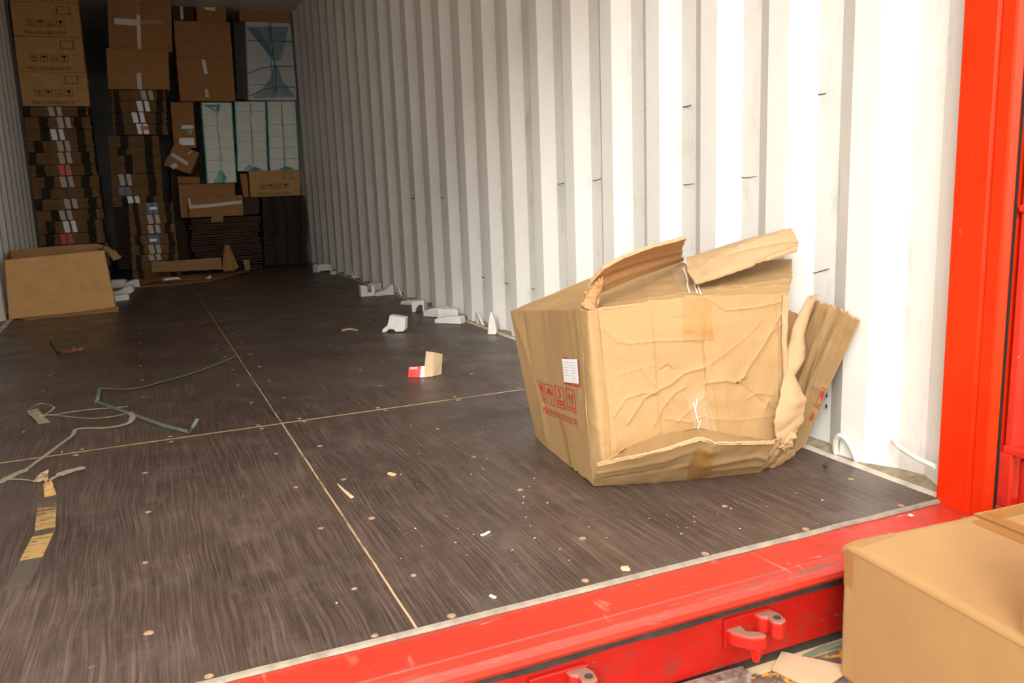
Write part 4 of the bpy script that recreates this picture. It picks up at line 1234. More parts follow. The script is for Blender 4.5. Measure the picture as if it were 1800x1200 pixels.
# what carries the second stack behind the front one
ys = [362, 380, 398, 416, 434, 452, 470]
for i in range(6):
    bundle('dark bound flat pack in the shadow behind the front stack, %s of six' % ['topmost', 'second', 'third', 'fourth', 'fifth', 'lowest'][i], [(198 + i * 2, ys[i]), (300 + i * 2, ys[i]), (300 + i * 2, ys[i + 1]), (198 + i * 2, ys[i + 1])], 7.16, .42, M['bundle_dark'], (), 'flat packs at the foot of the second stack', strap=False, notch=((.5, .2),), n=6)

# ------------------------------------------------------------------ wrapped goods
def tower(label, px, Y, depth, rows, cols, m_in, m_film, m_edge, group, name='wrapped_bundle', gather=True, folds=None, on=None):
    tl, tr, br, bl = [at('y', Y, *p) for p in px]
    tl.z = tr.z = (tl.z + tr.z) / 2; bl.z = br.z = (bl.z + br.z) / 2
    if on is not None: bl.z = br.z = on + .001
    TOPZ[0] = tl.z
    d = V((0, depth, 0))
    c = [bl, br, tr, tl, bl + d, br + d, tr + d, tl + d]
    for p in c: p.x = min(p.x, 2.338)
    root = empty(name, V(((bl.x + br.x) / 2, Y + depth / 2, min(bl.z, br.z))), label, 'wrapped goods', group)
    F = Surf([bl, br], [tl, tr])
    for i in range(cols):
        for j in range(rows):
            g = .004
            a = [F.raw((i + s) / cols, (j + t) / rows) for s, t in ((0, 0), (1, 0), (1, 1), (0, 1))]
            cen = sum(a, V((0, 0, 0))) / 4
            a = [cen + (p - cen) * .985 + V((0, .008 + random.uniform(0, .004), 0)) for p in a]
            b_ = [p + V((0, depth - .02, 0)) for p in a]
            box_body(a + b_, None, 2, .001).build('inner_box', m_in, root, bevel=.003, weld=1e-4)
    # film: loose skin around the front and sides
    def disp(u, v):
        return .003 + .006 * abs(noise.noise(V((u * 3, v * 9, depth * 50 + bl.x * 9)))) + .004 * noise.noise(V((u * 12 + v * 7, v * 4, bl.x * 5)))
    F.disp = disp
    F.mesh(16, 30, .0006, bl.x).build('film', [m_film, m_film], root, smooth=True)
    for e, (A, B) in enumerate(((bl, tl), (br, tr))):
        sgn = -1 if e == 0 else 1
        mb = MB(); n = 16; P = []; U = []
        for k in range(n + 1):
            p = A.lerp(B, k / n); w = .010 + .004 * noise.noise(V((k * .7, e, bl.x)))
            P.append([p + V((-sgn * w, -.0085, 0)), p + V((sgn * .001, -.006, 0)), p + V((sgn * .002, .05, 0)), p + V((sgn * .001, depth, 0))]); U.append([(0, k / n), (.3, k / n), (.6, k / n), (1, k / n)])
        mb.grid(P, U); mb.build('film_edge', m_edge, root, smooth=True, weld=0)
    for poly in (folds or []):
        pts = [F.p(u, v, .006) for u, v in poly]
        mb = MB(); cen = sum(pts, V((0, 0, 0))) / len(pts) + V((0, -.010, 0))
        for p, q in zip(pts, pts[1:] + pts[:1]):
            mb.quad([p, q, cen])
        mb.build('film_fold', m_edge, root, smooth=True)
    # centre seam of the film
    F.strip('film_seam', [(.5, .04), (.52, .35), (.49, .7), (.5, .97)], .012, m_edge, root, .009)
    return root, F
# what stands on the dark piles
ZP = zpx(7.25, (333, 384), (458, 376)); ZB = zpx(7.36, (461, 347), (540, 342))
carton('printed carton on the dark flat packs against the right wall', [(437, 304), (527, 295), (528, 339), (441, 346)], 7.345, .36, M['kraft_meas'], 'printed cartons', prints=True, on=ZB)
ZK = TOPZ[0]
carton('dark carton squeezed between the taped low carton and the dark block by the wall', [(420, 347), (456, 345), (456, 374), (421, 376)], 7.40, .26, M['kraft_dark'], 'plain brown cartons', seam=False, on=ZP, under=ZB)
carton('narrow brown carton turned edge on left of the lower printed carton', [(421, 306), (434, 304), (438, 346), (428, 345)], 7.37, .30, M['kraft_brown'], 'plain brown cartons', seam=False, on=ZB)
carton('crushed plain carton under the nearest white pack', [(313, 323), (413, 322), (416, 382), (318, 384)], 7.335, .33, M['kraft_brown'], 'plain brown cartons', on=ZP)
ZCR = TOPZ[0]
CRROOT = bpy.data.objects[[o.name for o in bpy.data.objects if o.get('label', '').startswith('crushed plain')][0]]
S_ = Surf(P3((313, 322, 7.338), (351, 322, 7.338)), P3((312, 310, 7.37), (351, 311, 7.37)), torn={'r': .05}); S_.disp = lambda u, v: .004 * noise.noise(V((u * 4, v * 4, 3)))
S_.build('top_flap', M['kraft_brown'], CRROOT, 12, 8, .006)
r, F = carton('low carton with a shiny taped edge in front of the crushed plain one', [(330, 347), (426, 342), (428, 372), (333, 381)], 7.215, .11, M['kraft_brown'], 'plain brown cartons',
       tapes=[([(.02, .52), (.40, .55), (.72, .62), (.98, .66)], .030, 'tape_shiny'), ([(.012, .95), (.03, .45)], .02, 'tape_shiny')], on=ZP)
c0 = F.raw(1, 0); c1 = F.raw(1, 1)
SD = Surf([c0, c0 + V((.012, .30, 0))], [c1, c1 + V((.012, .30, 0))])
SD.strip('packing_tape', [(.0, .5), (.5, .5)], .09, M['tape_shiny'], r, .008)
g = 'white film wrapped towers'
tower('tall white film wrapped pack nearest the tilted little carton', [(353, 181), (407.5, 178.5), (416.5, 320), (364, 322.5)], 7.27, .34, 7, 2, M['pack'], M['film_white'], M['film_teal'], g,
      on=ZCR, folds=[[(.22, .005), (.45, .16), (.50, .17), (.66, .07), (.6, .005)], [(.08, .97), (.45, .88), (.55, .88), (.62, .97)]])
tower('tall white film wrapped pack in the middle of the three', [(412, 178.5), (467, 178), (471.5, 300), (417.5, 302.5)], 7.36, .34, 7, 2, M['pack'], M['film_white'], M['film_teal'], g,
      on=ZK, folds=[[(.2, .02), (.4, .10), (.62, .05), (.8, .015), (.5, .0)]])
tower('tall white film wrapped pack standing against the right wall', [(469, 179), (520, 177), (526.5, 294), (473.5, 298)], 7.37, .34, 6, 2, M['pack'], M['film_white'], M['film_teal'], g,
      on=ZK, folds=[[(.3, .01), (.55, .06), (.8, .02), (.6, .0)]])
ZT3 = TOPZ[0]
bl_root, BF = tower('blue film wrapped bundle with crossing folds on top of the white packs', [(430, 40), (521.5, 38), (525, 175), (436, 178)], 7.35, .36, 5, 2, M['pack_grey'], M['film_white'], M['film_blue'], None, on=ZT3 + .006,
      folds=[[(.03, .93), (.93, .95), (.72, .52), (.56, .50)], [(.04, .92), (.30, .90), (.55, .60), (.54, .52), (.34, .70)], [(.08, .02), (.46, .26), (.55, .44), (.64, .44), (.72, .24), (.96, .05)]])
ZBL = TOPZ[0]
carton('orange brown carton resting on the blue wrapped bundle', [(418, -40), (510, -40), (513, 35), (421, 35)], 7.36, .36, M['kraft_brown'], 'plain brown cartons', on=ZBL)
for vv, bow in ((.76, .0), (.44, -.10), (.17, -.12)):
    BF.strip('printed_band', [(.03, vv + bow), (.30, vv + bow * .3), (.55, vv), (.97, vv)], .006, M['ink_black'], bl_root, .010)
BF.strip('strap', [(.53, .99), (.55, .70), (.58, .35), (.57, .10)], .010, M['strap'], bl_root, .011)
# its dark left flank
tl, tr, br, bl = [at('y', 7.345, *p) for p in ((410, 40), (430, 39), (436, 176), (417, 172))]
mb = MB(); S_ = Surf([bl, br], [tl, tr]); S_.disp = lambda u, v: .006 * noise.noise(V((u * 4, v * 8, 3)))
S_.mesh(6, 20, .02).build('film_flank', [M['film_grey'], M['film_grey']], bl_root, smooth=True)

# ------------------------------------------------------------------ low cartons, gap fillers
r, F = carton('dark carton with two white paper labels in the gap left of the white packs', [(300, 190), (340, 186), (346, 258), (306, 262)], 7.32, .35, M['kraft_brown'], 'plain brown cartons', under=ZC2)
ZG = LOWZ[0]
for v0, v1, u0, u1 in ((.42, .50, .38, .92), (.06, .22, .22, .90)):
    F.decal('paper_label', [rect(0, 0, 1, 1)], [(u0, v0), (u1, v0), (u1, v1), (u0 + .05, v1)], M['tag_white'], r, .002)
F.decal('sticker', [rect(0, 0, 1, 1)], [(.62, .30), (.84, .30), (.84, .40), (.62, .40)], M['film_teal'], r, .002)
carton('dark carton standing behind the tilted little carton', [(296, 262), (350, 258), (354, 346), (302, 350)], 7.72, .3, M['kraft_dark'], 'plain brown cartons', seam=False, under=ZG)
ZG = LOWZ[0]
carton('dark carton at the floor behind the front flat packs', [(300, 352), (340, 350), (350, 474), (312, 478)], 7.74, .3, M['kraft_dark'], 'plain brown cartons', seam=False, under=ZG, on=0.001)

# small tilted carton
def tilted(label, px, Y, depth, m):
    pts = [at('y', Y, *p) for p in px]; d = V((.03, depth, -.02))
    c = [pts[3], pts[2], pts[1], pts[0]] + [pts[3] + d, pts[2] + d, pts[1] + d, pts[0] + d]
    root = empty('carton', sum(c, V((0, 0, 0))) / 8 - V((0, 0, .1)), label, 'cardboard box')
    box_body(c, None, 6, .003).build('body', m, root, smooth=True, bevel=.006, weld=1e-4, angle=40)
    F = FlatSurf(c[0], c[1], c[2], c[3], .003)
    F.strip('packing_tape', [(.10, .50), (.55, .42), (.78, .36)], .035, M['tape_shiny'], root)
    F.strip('packing_tape', [(.42, .20), (.30, .0)], .045, M['tape_shiny'], root)
    F.strip('packing_tape', [(.62, .75), (.70, .95)], .012, M['tape_shiny'], root)
    return root
tilted('small carton with shiny tape wedged at a tilt between the stacks', [(308, 249), (351, 269), (334, 306), (287, 290)], 7.30, .22, M['kraft_brown'])


# dark flattened cartons in the middle, dark bound packs on the right
ys = [384, 393, 402, 411, 420, 430, 440, 450, 461, 472]
words = ['topmost', 'second', 'third', 'fourth', 'fifth', 'sixth', 'seventh', 'eighth', 'lowest']
for i in range(9):
    x0 = 333 + random.uniform(-3, 3) + i * .8; x1 = 458 + random.uniform(-4, 3)
    tl, tr, br, bl = [at('y', 7.25 + random.uniform(-.02, .03), *p) for p in ((x0, ys[i]), (x1, ys[i] - 9 + i * .6), (x1, ys[i + 1] - 9 + i * .6), (x0, ys[i + 1]))]
    z0 = max(.003, (bl.z + br.z) / 2); z1 = (tl.z + tr.z) / 2
    if i == 8: z0 = .003
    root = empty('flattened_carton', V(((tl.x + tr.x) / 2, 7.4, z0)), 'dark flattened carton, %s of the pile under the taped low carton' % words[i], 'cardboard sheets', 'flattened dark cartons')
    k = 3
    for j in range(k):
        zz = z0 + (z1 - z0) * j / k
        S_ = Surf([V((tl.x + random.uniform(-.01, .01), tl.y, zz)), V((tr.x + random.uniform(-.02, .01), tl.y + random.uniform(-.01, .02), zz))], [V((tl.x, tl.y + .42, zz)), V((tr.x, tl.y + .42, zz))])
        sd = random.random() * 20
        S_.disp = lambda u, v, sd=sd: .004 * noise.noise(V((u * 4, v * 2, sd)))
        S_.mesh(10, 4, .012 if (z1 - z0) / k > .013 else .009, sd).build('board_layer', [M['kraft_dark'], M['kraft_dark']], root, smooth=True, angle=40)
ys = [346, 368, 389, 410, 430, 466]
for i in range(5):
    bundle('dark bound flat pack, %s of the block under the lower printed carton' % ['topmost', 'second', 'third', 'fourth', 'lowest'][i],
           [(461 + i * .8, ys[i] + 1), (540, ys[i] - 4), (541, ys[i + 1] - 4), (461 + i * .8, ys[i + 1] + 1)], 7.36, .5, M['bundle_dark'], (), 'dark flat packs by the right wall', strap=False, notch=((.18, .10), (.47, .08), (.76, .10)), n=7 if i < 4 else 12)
mb = MB(); a, b = at('y', 7.345, 505, 434), at('y', 7.345, 506, 448)
# small tan tab and chips on the dark pile
def board(name, label, corners, thick, m, cat='cardboard piece', torn=None, seed=0, group=None, wr=.003, nu=16, nv=10, bulge=0.0):
    """corners: bl, br, tr, tl (points)"""
    S_ = Surf([corners[0], corners[1]], [corners[3], corners[2]], torn=torn)
    S_.disp = lambda u, v: wr * noise.noise(V((u * 4, v * 3, seed))) + bulge * 4 * u * (1 - u)
    mb = S_.mesh(nu, nv, thick, seed)
    return top(mb, name, [m, M['board_edge']], label, cat, group=group, smooth=True, angle=45)
board('cardboard_tab', 'small tan cardboard tab sticking out under the taped low carton', P3((371, 391, 7.205), (392, 389, 7.205), (393, 379, 7.20), (371, 381, 7.20)), .006, M['kraft_hero'])

# ------------------------------------------------------------------ loose board and paper at the foot of the cargo
board('cardboard_strip', 'long tan cardboard strip standing at the foot of the front flat packs', P3((267, 478, 6.66), (391, 473, 6.74), (388, 452, 6.79), (266, 461, 6.72)), .008, M['kraft_hero'], wr=.006)
board('brown_paper', 'crumpled brown paper sheet lying in front of the tan strip', [fl(212, 502, .012), fl(362, 488, .012), fl(335, 482, .02), fl(215, 493, .02)], .002, M['kraft_brown'], cat='paper', wr=.014, nu=30, nv=16, seed=4, torn={'b': .04, 'r': .05})
board('cardboard_sheet', 'flat brown cardboard sheet on the floor under the crumpled brown paper', [fl(196, 509, .004), fl(372, 493, .004), fl(440, 475, .004), fl(300, 485, .004)], .003, M['kraft_brown'], wr=.001, seed=8, torn={'b': .03})
S_ = Surf(P3((390, 473, 6.70), (405, 476, 6.66), (420, 471, 6.70)), P3((394, 434, 6.78), (398, 431, 6.77), (404, 432, 6.78)), torn={'t': .05, 'r': .06})
S_.disp = lambda u, v: .012 * math.sin(u * 3.1) + .006 * noise.noise(V((u * 4, v * 4, 2)))
top(S_.mesh(14, 20, .005, 3), 'cardboard_scrap', [M['kraft_brown'], M['board_edge']], 'curled torn cardboard scrap standing beside the long tan strip', 'cardboard piece', smooth=True, angle=45)
board('cardboard_chip', 'small pale cardboard chip leaning against the dark flattened cartons', [fl(431, 474, .004), fl(441, 473, .004), at('y', fl(441, 473).y + .04, 438, 456), at('y', fl(431, 474).y + .04, 427, 457)], .004, M['kraft_light'])
board('paper_scrap', 'crumpled dark paper scrap near the foot of the dark flat packs', [fl(443, 473, .003), fl(462, 470, .003), fl(459, 465, .03), fl(446, 468, .02)], .002, M['kraft_dark'], cat='paper', wr=.02, seed=12, torn={'t': .1})
# white foam chips lying on the sheet

# ================================================================== OPEN CARTON by the left wall
oc = empty('open_carton', (0.31, 4.95, 0), 'open empty kraft carton standing against the left wall with its top flaps up', 'cardboard box')
YF = 4.72
fbl, fbr, ftr, ftl = at('y', YF, 16, 560), at('y', YF, 203, 542), at('y', YF, 183, 440), at('y', YF, 9, 457)
for p in (fbl, fbr): p.z = max(p.z, .008)
fbl.x = max(fbl.x, .016); ftl.x = max(ftl.x, .016)
S_ = Surf([fbl, fbr], [ftl, ftr])
S_.disp = crease_disp(S_, [([(158, 446), (164, 500), (170, 520)], -.008, .006), ([(170, 446), (182, 530)], .004, .006), ([(18, 460), (26, 555)], .004, .008), ([(94, 522), (100, 556)], .003, .008)], wrinkle=.003, seed=3, flutes=.002, nfl=30)
S_.build('front_panel', M['kraft_meas'], oc, 40, 24, .005)
bk = V((0, .46, 0))
bbl, bbr = fbl + bk, fbr + bk + V((-.02, 0, 0))
rimp = [at('y', YF + .46, *q) for q in ((5, 441), (67, 435), (125, 431), (166, 428), (182, 431))]
for p in rimp: p.x = max(p.x, .016)
S_ = Surf([bbl, bbr], rimp, torn={'t': .015}); S_.disp = lambda u, v: .004 * noise.noise(V((u * 4, v * 4, 2)))
S_.build('back_panel', M['kraft_inside'], oc, 30, 20, .005)
S_ = Surf([fbr, bbr], [ftr, rimp[-1]], torn={'t': .02}); S_.disp = lambda u, v: .006 * noise.noise(V((u * 4, v * 4, 6)))
S_.build('side_panel', M['kraft_meas'], oc, 20, 20, .005)
S_ = Surf([fbl, bbl], [ftl, rimp[0]], torn={'t': .02}); S_.disp = lambda u, v: .002 * noise.noise(V((u * 4, v * 4, 8)))
S_.build('side_panel', M['kraft_inside'], oc, 16, 16, .004)
S_ = Surf([fbl, fbr], [bbl, bbr]); S_.build('bottom_panel', M['kraft_inside'], oc, 6, 6, .004)
e = rimp[-1]
S_ = Surf([e + V((-.04, -.02, -.01)), e + V((.02, -.04, -.045)), e + V((.055, -.05, -.105))], [e + V((-.03, 0, .008)), e + V((.045, 0, -.02)), e + V((.105, -.02, -.085))], torn={'r': .1, 't': .05})
S_.disp = lambda u, v: .010 * noise.noise(V((u * 5, v * 4, 7)))
S_.build('torn_flap', M['kraft_hero'], oc, 16, 10, .005)
S_ = Surf([at('y', YF - .055, 45, 566), at('y', YF - .055, 120, 560), at('y', YF - .05, 208, 548)], [fbl + V((.05, -.004, 0)), fbl.lerp(fbr, .5) + V((0, -.004, 0)), fbr + V((.02, -.004, .012))], torn={'b': .05})
for p in S_.b: p.z = max(p.z, .005)
S_.disp = lambda u, v: .003 * noise.noise(V((u * 6, v * 2, 9)))
S_.build('bottom_flap', M['kraft_inside'], oc, 30, 6, .004)

# ================================================================== FOREGROUND CARTONS on the dock plate
ZT = .080
A = fl(1482.5, 951, ZT); Bq = fl(1790, 1118, ZT); Cq = fl(1698, 904.5, ZT)
dy = (Bq - A).normalized(); dx = (Cq - A).normalized()
dx = (dx - dy * dx.dot(dy)).normalized()
Ln, Wd = .62, .58
fg = empty('carton', V((A.x + .29, A.y - .3, -.1755)), 'taped kraft carton standing on the dock plate in the foreground below the corner post', 'cardboard box')
zb = -.1755
c = [V((p.x, p.y, zb)) for p in (A + dy * Ln, A + dy * Ln + dx * Wd, A + dx * Wd, A)]
# corners as front(bl br tr tl) back(...)
body = [V((p.x, p.y, zb)) for p in (A + dy * Ln, A + dy * Ln + dx * Wd)] + [A + dy * Ln + dx * Wd, A + dy * Ln] + [V((p.x, p.y, zb)) for p in (A, A + dx * Wd)] + [A + dx * Wd, A.copy()]
for i in (2, 3, 6, 7): body[i] = body[i] - V((0, 0, .004))
box_body(body, None, 8, .004, 2.0).build('body', M['kraft_fg'], fg, smooth=True, bevel=.010, seg=3, weld=1e-4, angle=40)
half = Wd * .50
zt_ = V((0, 0, .001))
f1 = Surf([A - dx * .002 + dy * -.001, A + dx * (half - .005) + dy * -.001], [A - dx * .002 + dy * Ln, A + dx * (half - .005) + dy * Ln])
f1.disp = lambda u, v: .001 + .006 * max(0, u * (1 - u)) * 4 * max(0, v * (1 - v)) * 2 + .0012 * noise.noise(V((u * 3, v * 3, 1))) - .0075 * max(0, 1 - u / .035) ** 2 - .0075 * max(0, 1 - v / .02) ** 2
f1.build('top_flap', M['kraft_fg'], fg, 80, 60, .004, edge='kraft_fg')
f2 = Surf([A + dx * (half + .004), A + dx * (Wd - .004)], [A + dx * (half + .004) + dy * Ln, A + dx * (Wd - .004) + dy * Ln])
f2.disp = lambda u, v: .001 + .006 * max(0, u * (1 - u)) * 4 * max(0, v * (1 - v)) * 2 + .0012 * noise.noise(V((u * 3, v * 3, 4))) - .004 * u ** 8
f2.build('top_flap', M['kraft_fg'], fg, 24, 24, .004)
f1.strip('packing_tape', [(.955, .01), (.955, .5), (.955, .99)], .030, M['tape_amber'], fg, .0012)
f2.strip('packing_tape', [(.05, .01), (.05, .5), (.05, .99)], .030, M['tape_amber'], fg, .0012)
f2.strip('packing_tape', [(.06, .035), (.5, .035), (.99, .035)], .034, M['tape_amber'], fg, .0014)
f1.strip('packing_tape', [(.02, .04), (.10, .03), (.34, .015)], .022, M['tape_amber'], fg, .0014)
SL = Surf([body[4], body[0]], [body[7], body[3]])
SL.disp = lambda u, v: .006 * 16 * max(0, u * (1 - u)) * max(0, v * (1 - v)) + .0018
SL.strip('packing_tape', [(.030, .97), (.030, .72)], .022, M['tape_amber'], fg, .001)
SL.strip('glue_seam', [(.035, .98), (.035, .02)], .026, M['tape_smooth'], fg, .0006)
# second carton stacked on its near end
P0 = fl(1786.5, 1113, ZT + .0095) + dx * .012
dz = V((0, 0, .30))
q = [P0 + dy * .42, P0 + dy * .42 + dx * .40, P0 + dx * .40, P0]
body2 = [q[0], q[1], q[1] + dz, q[0] + dz, q[3], q[2], q[2] + dz, q[3] + dz]
fg2 = empty('carton', (q[0] + q[2]) / 2, 'brown taped carton cut off by the right edge, stacked on the foreground carton', 'cardboard box')
box_body(body2, None, 6, .003, 5.0).build('body', M['kraft_fg'], fg2, smooth=True, bevel=.008, weld=1e-4, angle=40)
S2 = Surf([q[3], q[0]], [q[3] + dz, q[0] + dz]); S2.disp = lambda u, v: .005 * 16 * max(0, u * (1 - u)) * max(0, v * (1 - v)) + .001
S2.strip('packing_tape', [(.0, .08), (1, .08)], .05, M['tape_amber'], fg2, .001)
S2.strip('packing_tape', [(.06, .16), (.06, .98)], .05, M['tape_clear'], fg2, .001)

board('cardboard_sheet', 'pale cardboard sheet lying on the dock plate beside the foreground carton', [fl(1356, 1176, -.172), fl(1440, 1216, -.172), fl(1500, 1172, -.166), fl(1374, 1144, -.170)], .003, M['card_kraft'], wr=.001)
mb = MB(); pts = [fl(1402, 1160, -.1715), fl(1418, 1152, -.170), fl(1445, 1140, -.169), fl(1484, 1128, -.168)]
mb.v  # strap built as a folded ribbon
def ribbon(pts, w, thick=.0006, flat=True, widths=None):
    mb = MB(); T_, B_ = [], []
    for i, p in enumerate(pts):
        d = (pts[min(i + 1, len(pts) - 1)] - pts[max(i - 1, 0)]); d.z = 0
        d.normalize(); ww = (widths[i] if widths else w) / 2
        s = V((-d.y, d.x, 0)) * ww if flat else V((0, 0, ww))
        T_.append([p - s + V((0, 0, thick)), p + V((0, 0, thick * 1.5)), p + s + V((0, 0, thick))]); B_.append([p - s, p, p + s])
    U = [[(i * .03, 0), (i * .03, .5), (i * .03, 1)] for i in range(len(pts))]
    mb.grid(T_, U); mb.grid(B_, U, 0, True)
    for A_, C_ in (([r[0] for r in T_], [r[0] for r in B_]), ([r[2] for r in T_], [r[2] for r in B_])):
        for i in range(len(pts) - 1): mb.quad([A_[i], A_[i + 1], C_[i + 1], C_[i]])
    mb.quad([T_[0][0], T_[0][1], T_[0][2], B_[0][2], B_[0][1], B_[0][0]]); mb.quad([T_[-1][0], T_[-1][1], T_[-1][2], B_[-1][2], B_[-1][1], B_[-1][0]])
    return mb
top(ribbon(pts, .011, .0012, widths=[.002, .010, .013, .014]), 'strapping', M['green'], 'short grey green strap lying on the dock plate behind the pale sheet', 'strap', smooth=True)

# ================================================================== PACKING FOAM
FU = [(0, 0), (1, 0), (1, .88), (.74, .95), (.74, .34), (.48, .34), (.48, .92), (0, 1)]
FW = [(0, 0), (.82, 0), (1, .30), (.95, 1), (.72, .92), (.40, .48), (0, .30)]
FT = [(0, 0), (.30, 0), (.34, .30), (.62, .62), (.86, .62), (.86, .05), (1, .05), (1, 1), (0, .92)]
FB = [(0, .05), (.25, .22), (.70, .18), (1, 0), (1, .55), (.82, .92), (.15, 1), (0, .8)]
FR = [(.05, 0), (.95, 0), (1, .15), (1, .85), (.93, 1), (.05, 1), (0, .9), (0, .1)]
FL_ = [(0, 0), (1, 0), (1, .78), (.97, .9), (.5, .82), (.12, .62), (0, .48)]
FG = [(0, 0), (.18, 0), (.30, .18), (.52, .16), (.60, .02), (.95, .04), (1, .20), (1, .85), (.30, 1), (.22, .40), (.02, .18)]
FS = [(.10, 0), (.95, 0), (1, .1), (.88, .62), (.60, .95), (.42, 1), (.30, .7)]
def foam(label, a, b, hpx, prof, depth, group='white foam blocks', z=0.0015, lean=0.0, name='foam_block'):
    pa, pb = fl(a[0], a[1], z), fl(b[0], b[1], z)
    s = (pa - CAM_POS).dot(CM @ V((0, 0, -1))) / FPX
    h = hpx * s; d = pb - pa; back = V((-d.y, d.x, 0)).normalized()
    if back.y < 0: back = -back
    poly = [pa + d * u + V((0, 0, h * w)) + back * (lean * h * w) for u, w in prof]
    for p in poly: p.x = min(p.x, 2.335)
    mb = MB(); mb.prism(poly, back * depth)
    for p in mb.v: p.x = min(p.x, 2.338)
    return top(mb, name, M['foam'], label, 'packing foam', group=group, bevel=.004, seg=2)
foam('curved white foam block farthest back along the right wall', (559, 480), (587, 477), 15, FB, .09)
foam('small white foam chip beside the farthest curved block', (584, 483), (592, 482), 6, FR, .03, name='foam_chip')
foam('notched U shaped white foam block left end of the far pair', (635, 522), (660, 520), 20, FU, .07)
foam('flat white foam block behind the wedge of the far pair', (657, 512), (685, 508), 13, FR, .07)
foam('wedge shaped white foam block leaning beside the U shaped one', (661, 521), (700, 517), 19, FW, .06)
foam('low white foam block under the lashing ring at the start of the long row', (704, 535), (732, 538), 11, FL_, .06)
foam('stepped white foam block with an open underside in the long row', (724, 549), (746, 548.5), 21, FT, .10)
foam('wavy white foam block right of the stepped one', (744, 556), (770, 558), 18, FL_, .10)
foam('tall white foam block behind the flat one at the near end of the row', (769, 562), (806, 562), 19, FR, .07)
foam('flat white foam block lying at the near end of the row', (764, 568), (810, 570), 15, FL_, .05)
foam('white foam piece with a stepped foot lying alone on the open floor', (671, 584), (711, 584), 29, FG, .045, lean=.35)
foam('upright white foam wedge leaning on the wall beside a lashing ring', (855, 588), (873, 588), 40, FS, .035)
foam('long pale foam block at the bottom of the heap behind the open carton', (190, 532), (228, 527), 11, FR, .07)
foam('pale foam block with a cut in the middle of the heap behind the open carton', (190, 519), (236, 516), 14, FW, .08)
foam('pale foam block at the top of the heap behind the open carton', (190, 507), (222, 505), 14, FR, .08)
foam('pale foam block with a bright end, right end of the heap behind the open carton', (222, 506), (246, 504), 15, FL_, .08)
foam('white foam chip lying on the brown sheet left of the torn scrap', (290, 494), (318, 491), 5, FB, .05, z=.030, name='foam_chip')
foam('thin white foam chip in front of the long tan strip', (393, 477), (412, 476), 3, FR, .03, z=.012, name='foam_chip')
foam('tiny white foam chip at the tip of the flat brown sheet', (364, 490), (372, 489), 5, FW, .03, z=.008, name='foam_chip')

# ================================================================== LITTER ON THE FLOOR
# torn piece of a red printed card box
card = empty('torn_card', fl(745, 662), 'torn red and white printed card with a bent plain kraft flap on the open floor', 'card scrap')
ca, cb, cc = fl(717, 663, .002), fl(746, 663, .002), fl(776, 657, .002)
y1, y2, y3 = ca.y, cb.y, cc.y
RS = Surf([ca, cb], [at('y', y1 + .006, 719, 645), at('y', y2 + .010, 749, 643)]); RS.disp = lambda u, v: .002 * math.sin(u * 3)
RS.build('printed_panel', M['card_red'], card, 12, 8, .0015, edge='card_kraft')
RS.decal('white_band', [rect(.74, 0, 1, 1)], [(0, 0), (1, 0), (1, 1), (0, 1)], M['ink_white'], card, .0008)
RS.decal('printed_text', text_polys('reve'), [(.04, .74), (.50, .74), (.50, .96), (.04, .96)], M['ink_white'], card, .0010)
KS = Surf([cb + V((-.002, .004, 0)), cb.lerp(cc, .4) + V((0, -.016, .001)), cc], [at('y', y2 + .012, 749, 617), at('y', y2 + .012, 763, 619), at('y', y3 + .006, 778, 622)],
          torn={'b': .05}); KS.disp = lambda u, v: .004 * noise.noise(V((u * 4, v * 4, 3))) * (1 - v)
KS.build('kraft_flap', M['card_kraft'], card, 14, 16, .0015, edge='card_kraft')

# dark red wrapper with a cord
wr = empty('wrapper', fl(125, 618), 'dark red crumpled wrapper strip with a thin cord on the shaded floor', 'wrapper')
S_ = Surf([fl(100, 621, .003), fl(125, 619, .003), fl(148, 614, .003)], [fl(104, 617, .02), fl(126, 613, .014), fl(151, 607, .022)], torn={'t': .1, 'b': .05})
S_.disp = lambda u, v: .008 * math.sin(u * 22) * (.3 + v)
S_.build('crumpled_film', M['wrapper'], wr, 40, 6, .001, edge='wrapper')
mb = MB(); mb.tube([fl(102, 621, .005), fl(95, 611, .006), fl(88, 600, .004)], .0025, 6); mb.build('cord', M['near_black'], wr, smooth=True)

# green strapping band with kinks
pz = lambda L_, z=.001: [fl(x, y, z) for x, y in L_]
def smooth_pts(pts, n=6):
    out = []
    for i in range(len(pts) - 1):
        p0, p1, p2, p3 = pts[max(i - 1, 0)], pts[i], pts[i + 1], pts[min(i + 2, len(pts) - 1)]
        for k in range(n):
            t = k / n
            out.append(0.5 * ((2 * p1) + (p2 - p0) * t + (2 * p0 - 5 * p1 + 4 * p2 - p3) * t * t + (3 * p1 - p0 - 3 * p2 + p3) * t ** 3))
    return out + [pts[-1]]
gs = smooth_pts(pz([(413, 626), (390, 636), (340, 655), (290, 669), (250, 680), (215, 684), (190, 683), (176, 682)], .004))
g2 = smooth_pts([fl(175, 682, .004), fl(173, 694, .018), fl(170, 708, .003)])
g3 = [fl(171, 708, .003), fl(200, 719, .006), fl(240, 733, .006), fl(290, 751, .004), fl(330, 761, .003)]
g4 = smooth_pts([fl(331, 762, .003), fl(338, 752, .022), fl(347, 736, .04)])
gr = empty('strapping', fl(280, 690), 'long kinked green plastic strapping band lying across the dark floor', 'strap')
ribbon(gs, .016).build('strap_band', M['green'], gr, smooth=True)
ribbon(g2, .012).build('strap_band', M['green'], gr, smooth=True)
ribbon(g3, .0022, .007).build('strap_band', M['green'], gr, smooth=True)
ribbon(g4, .012).build('strap_band', M['green'], gr, smooth=True)

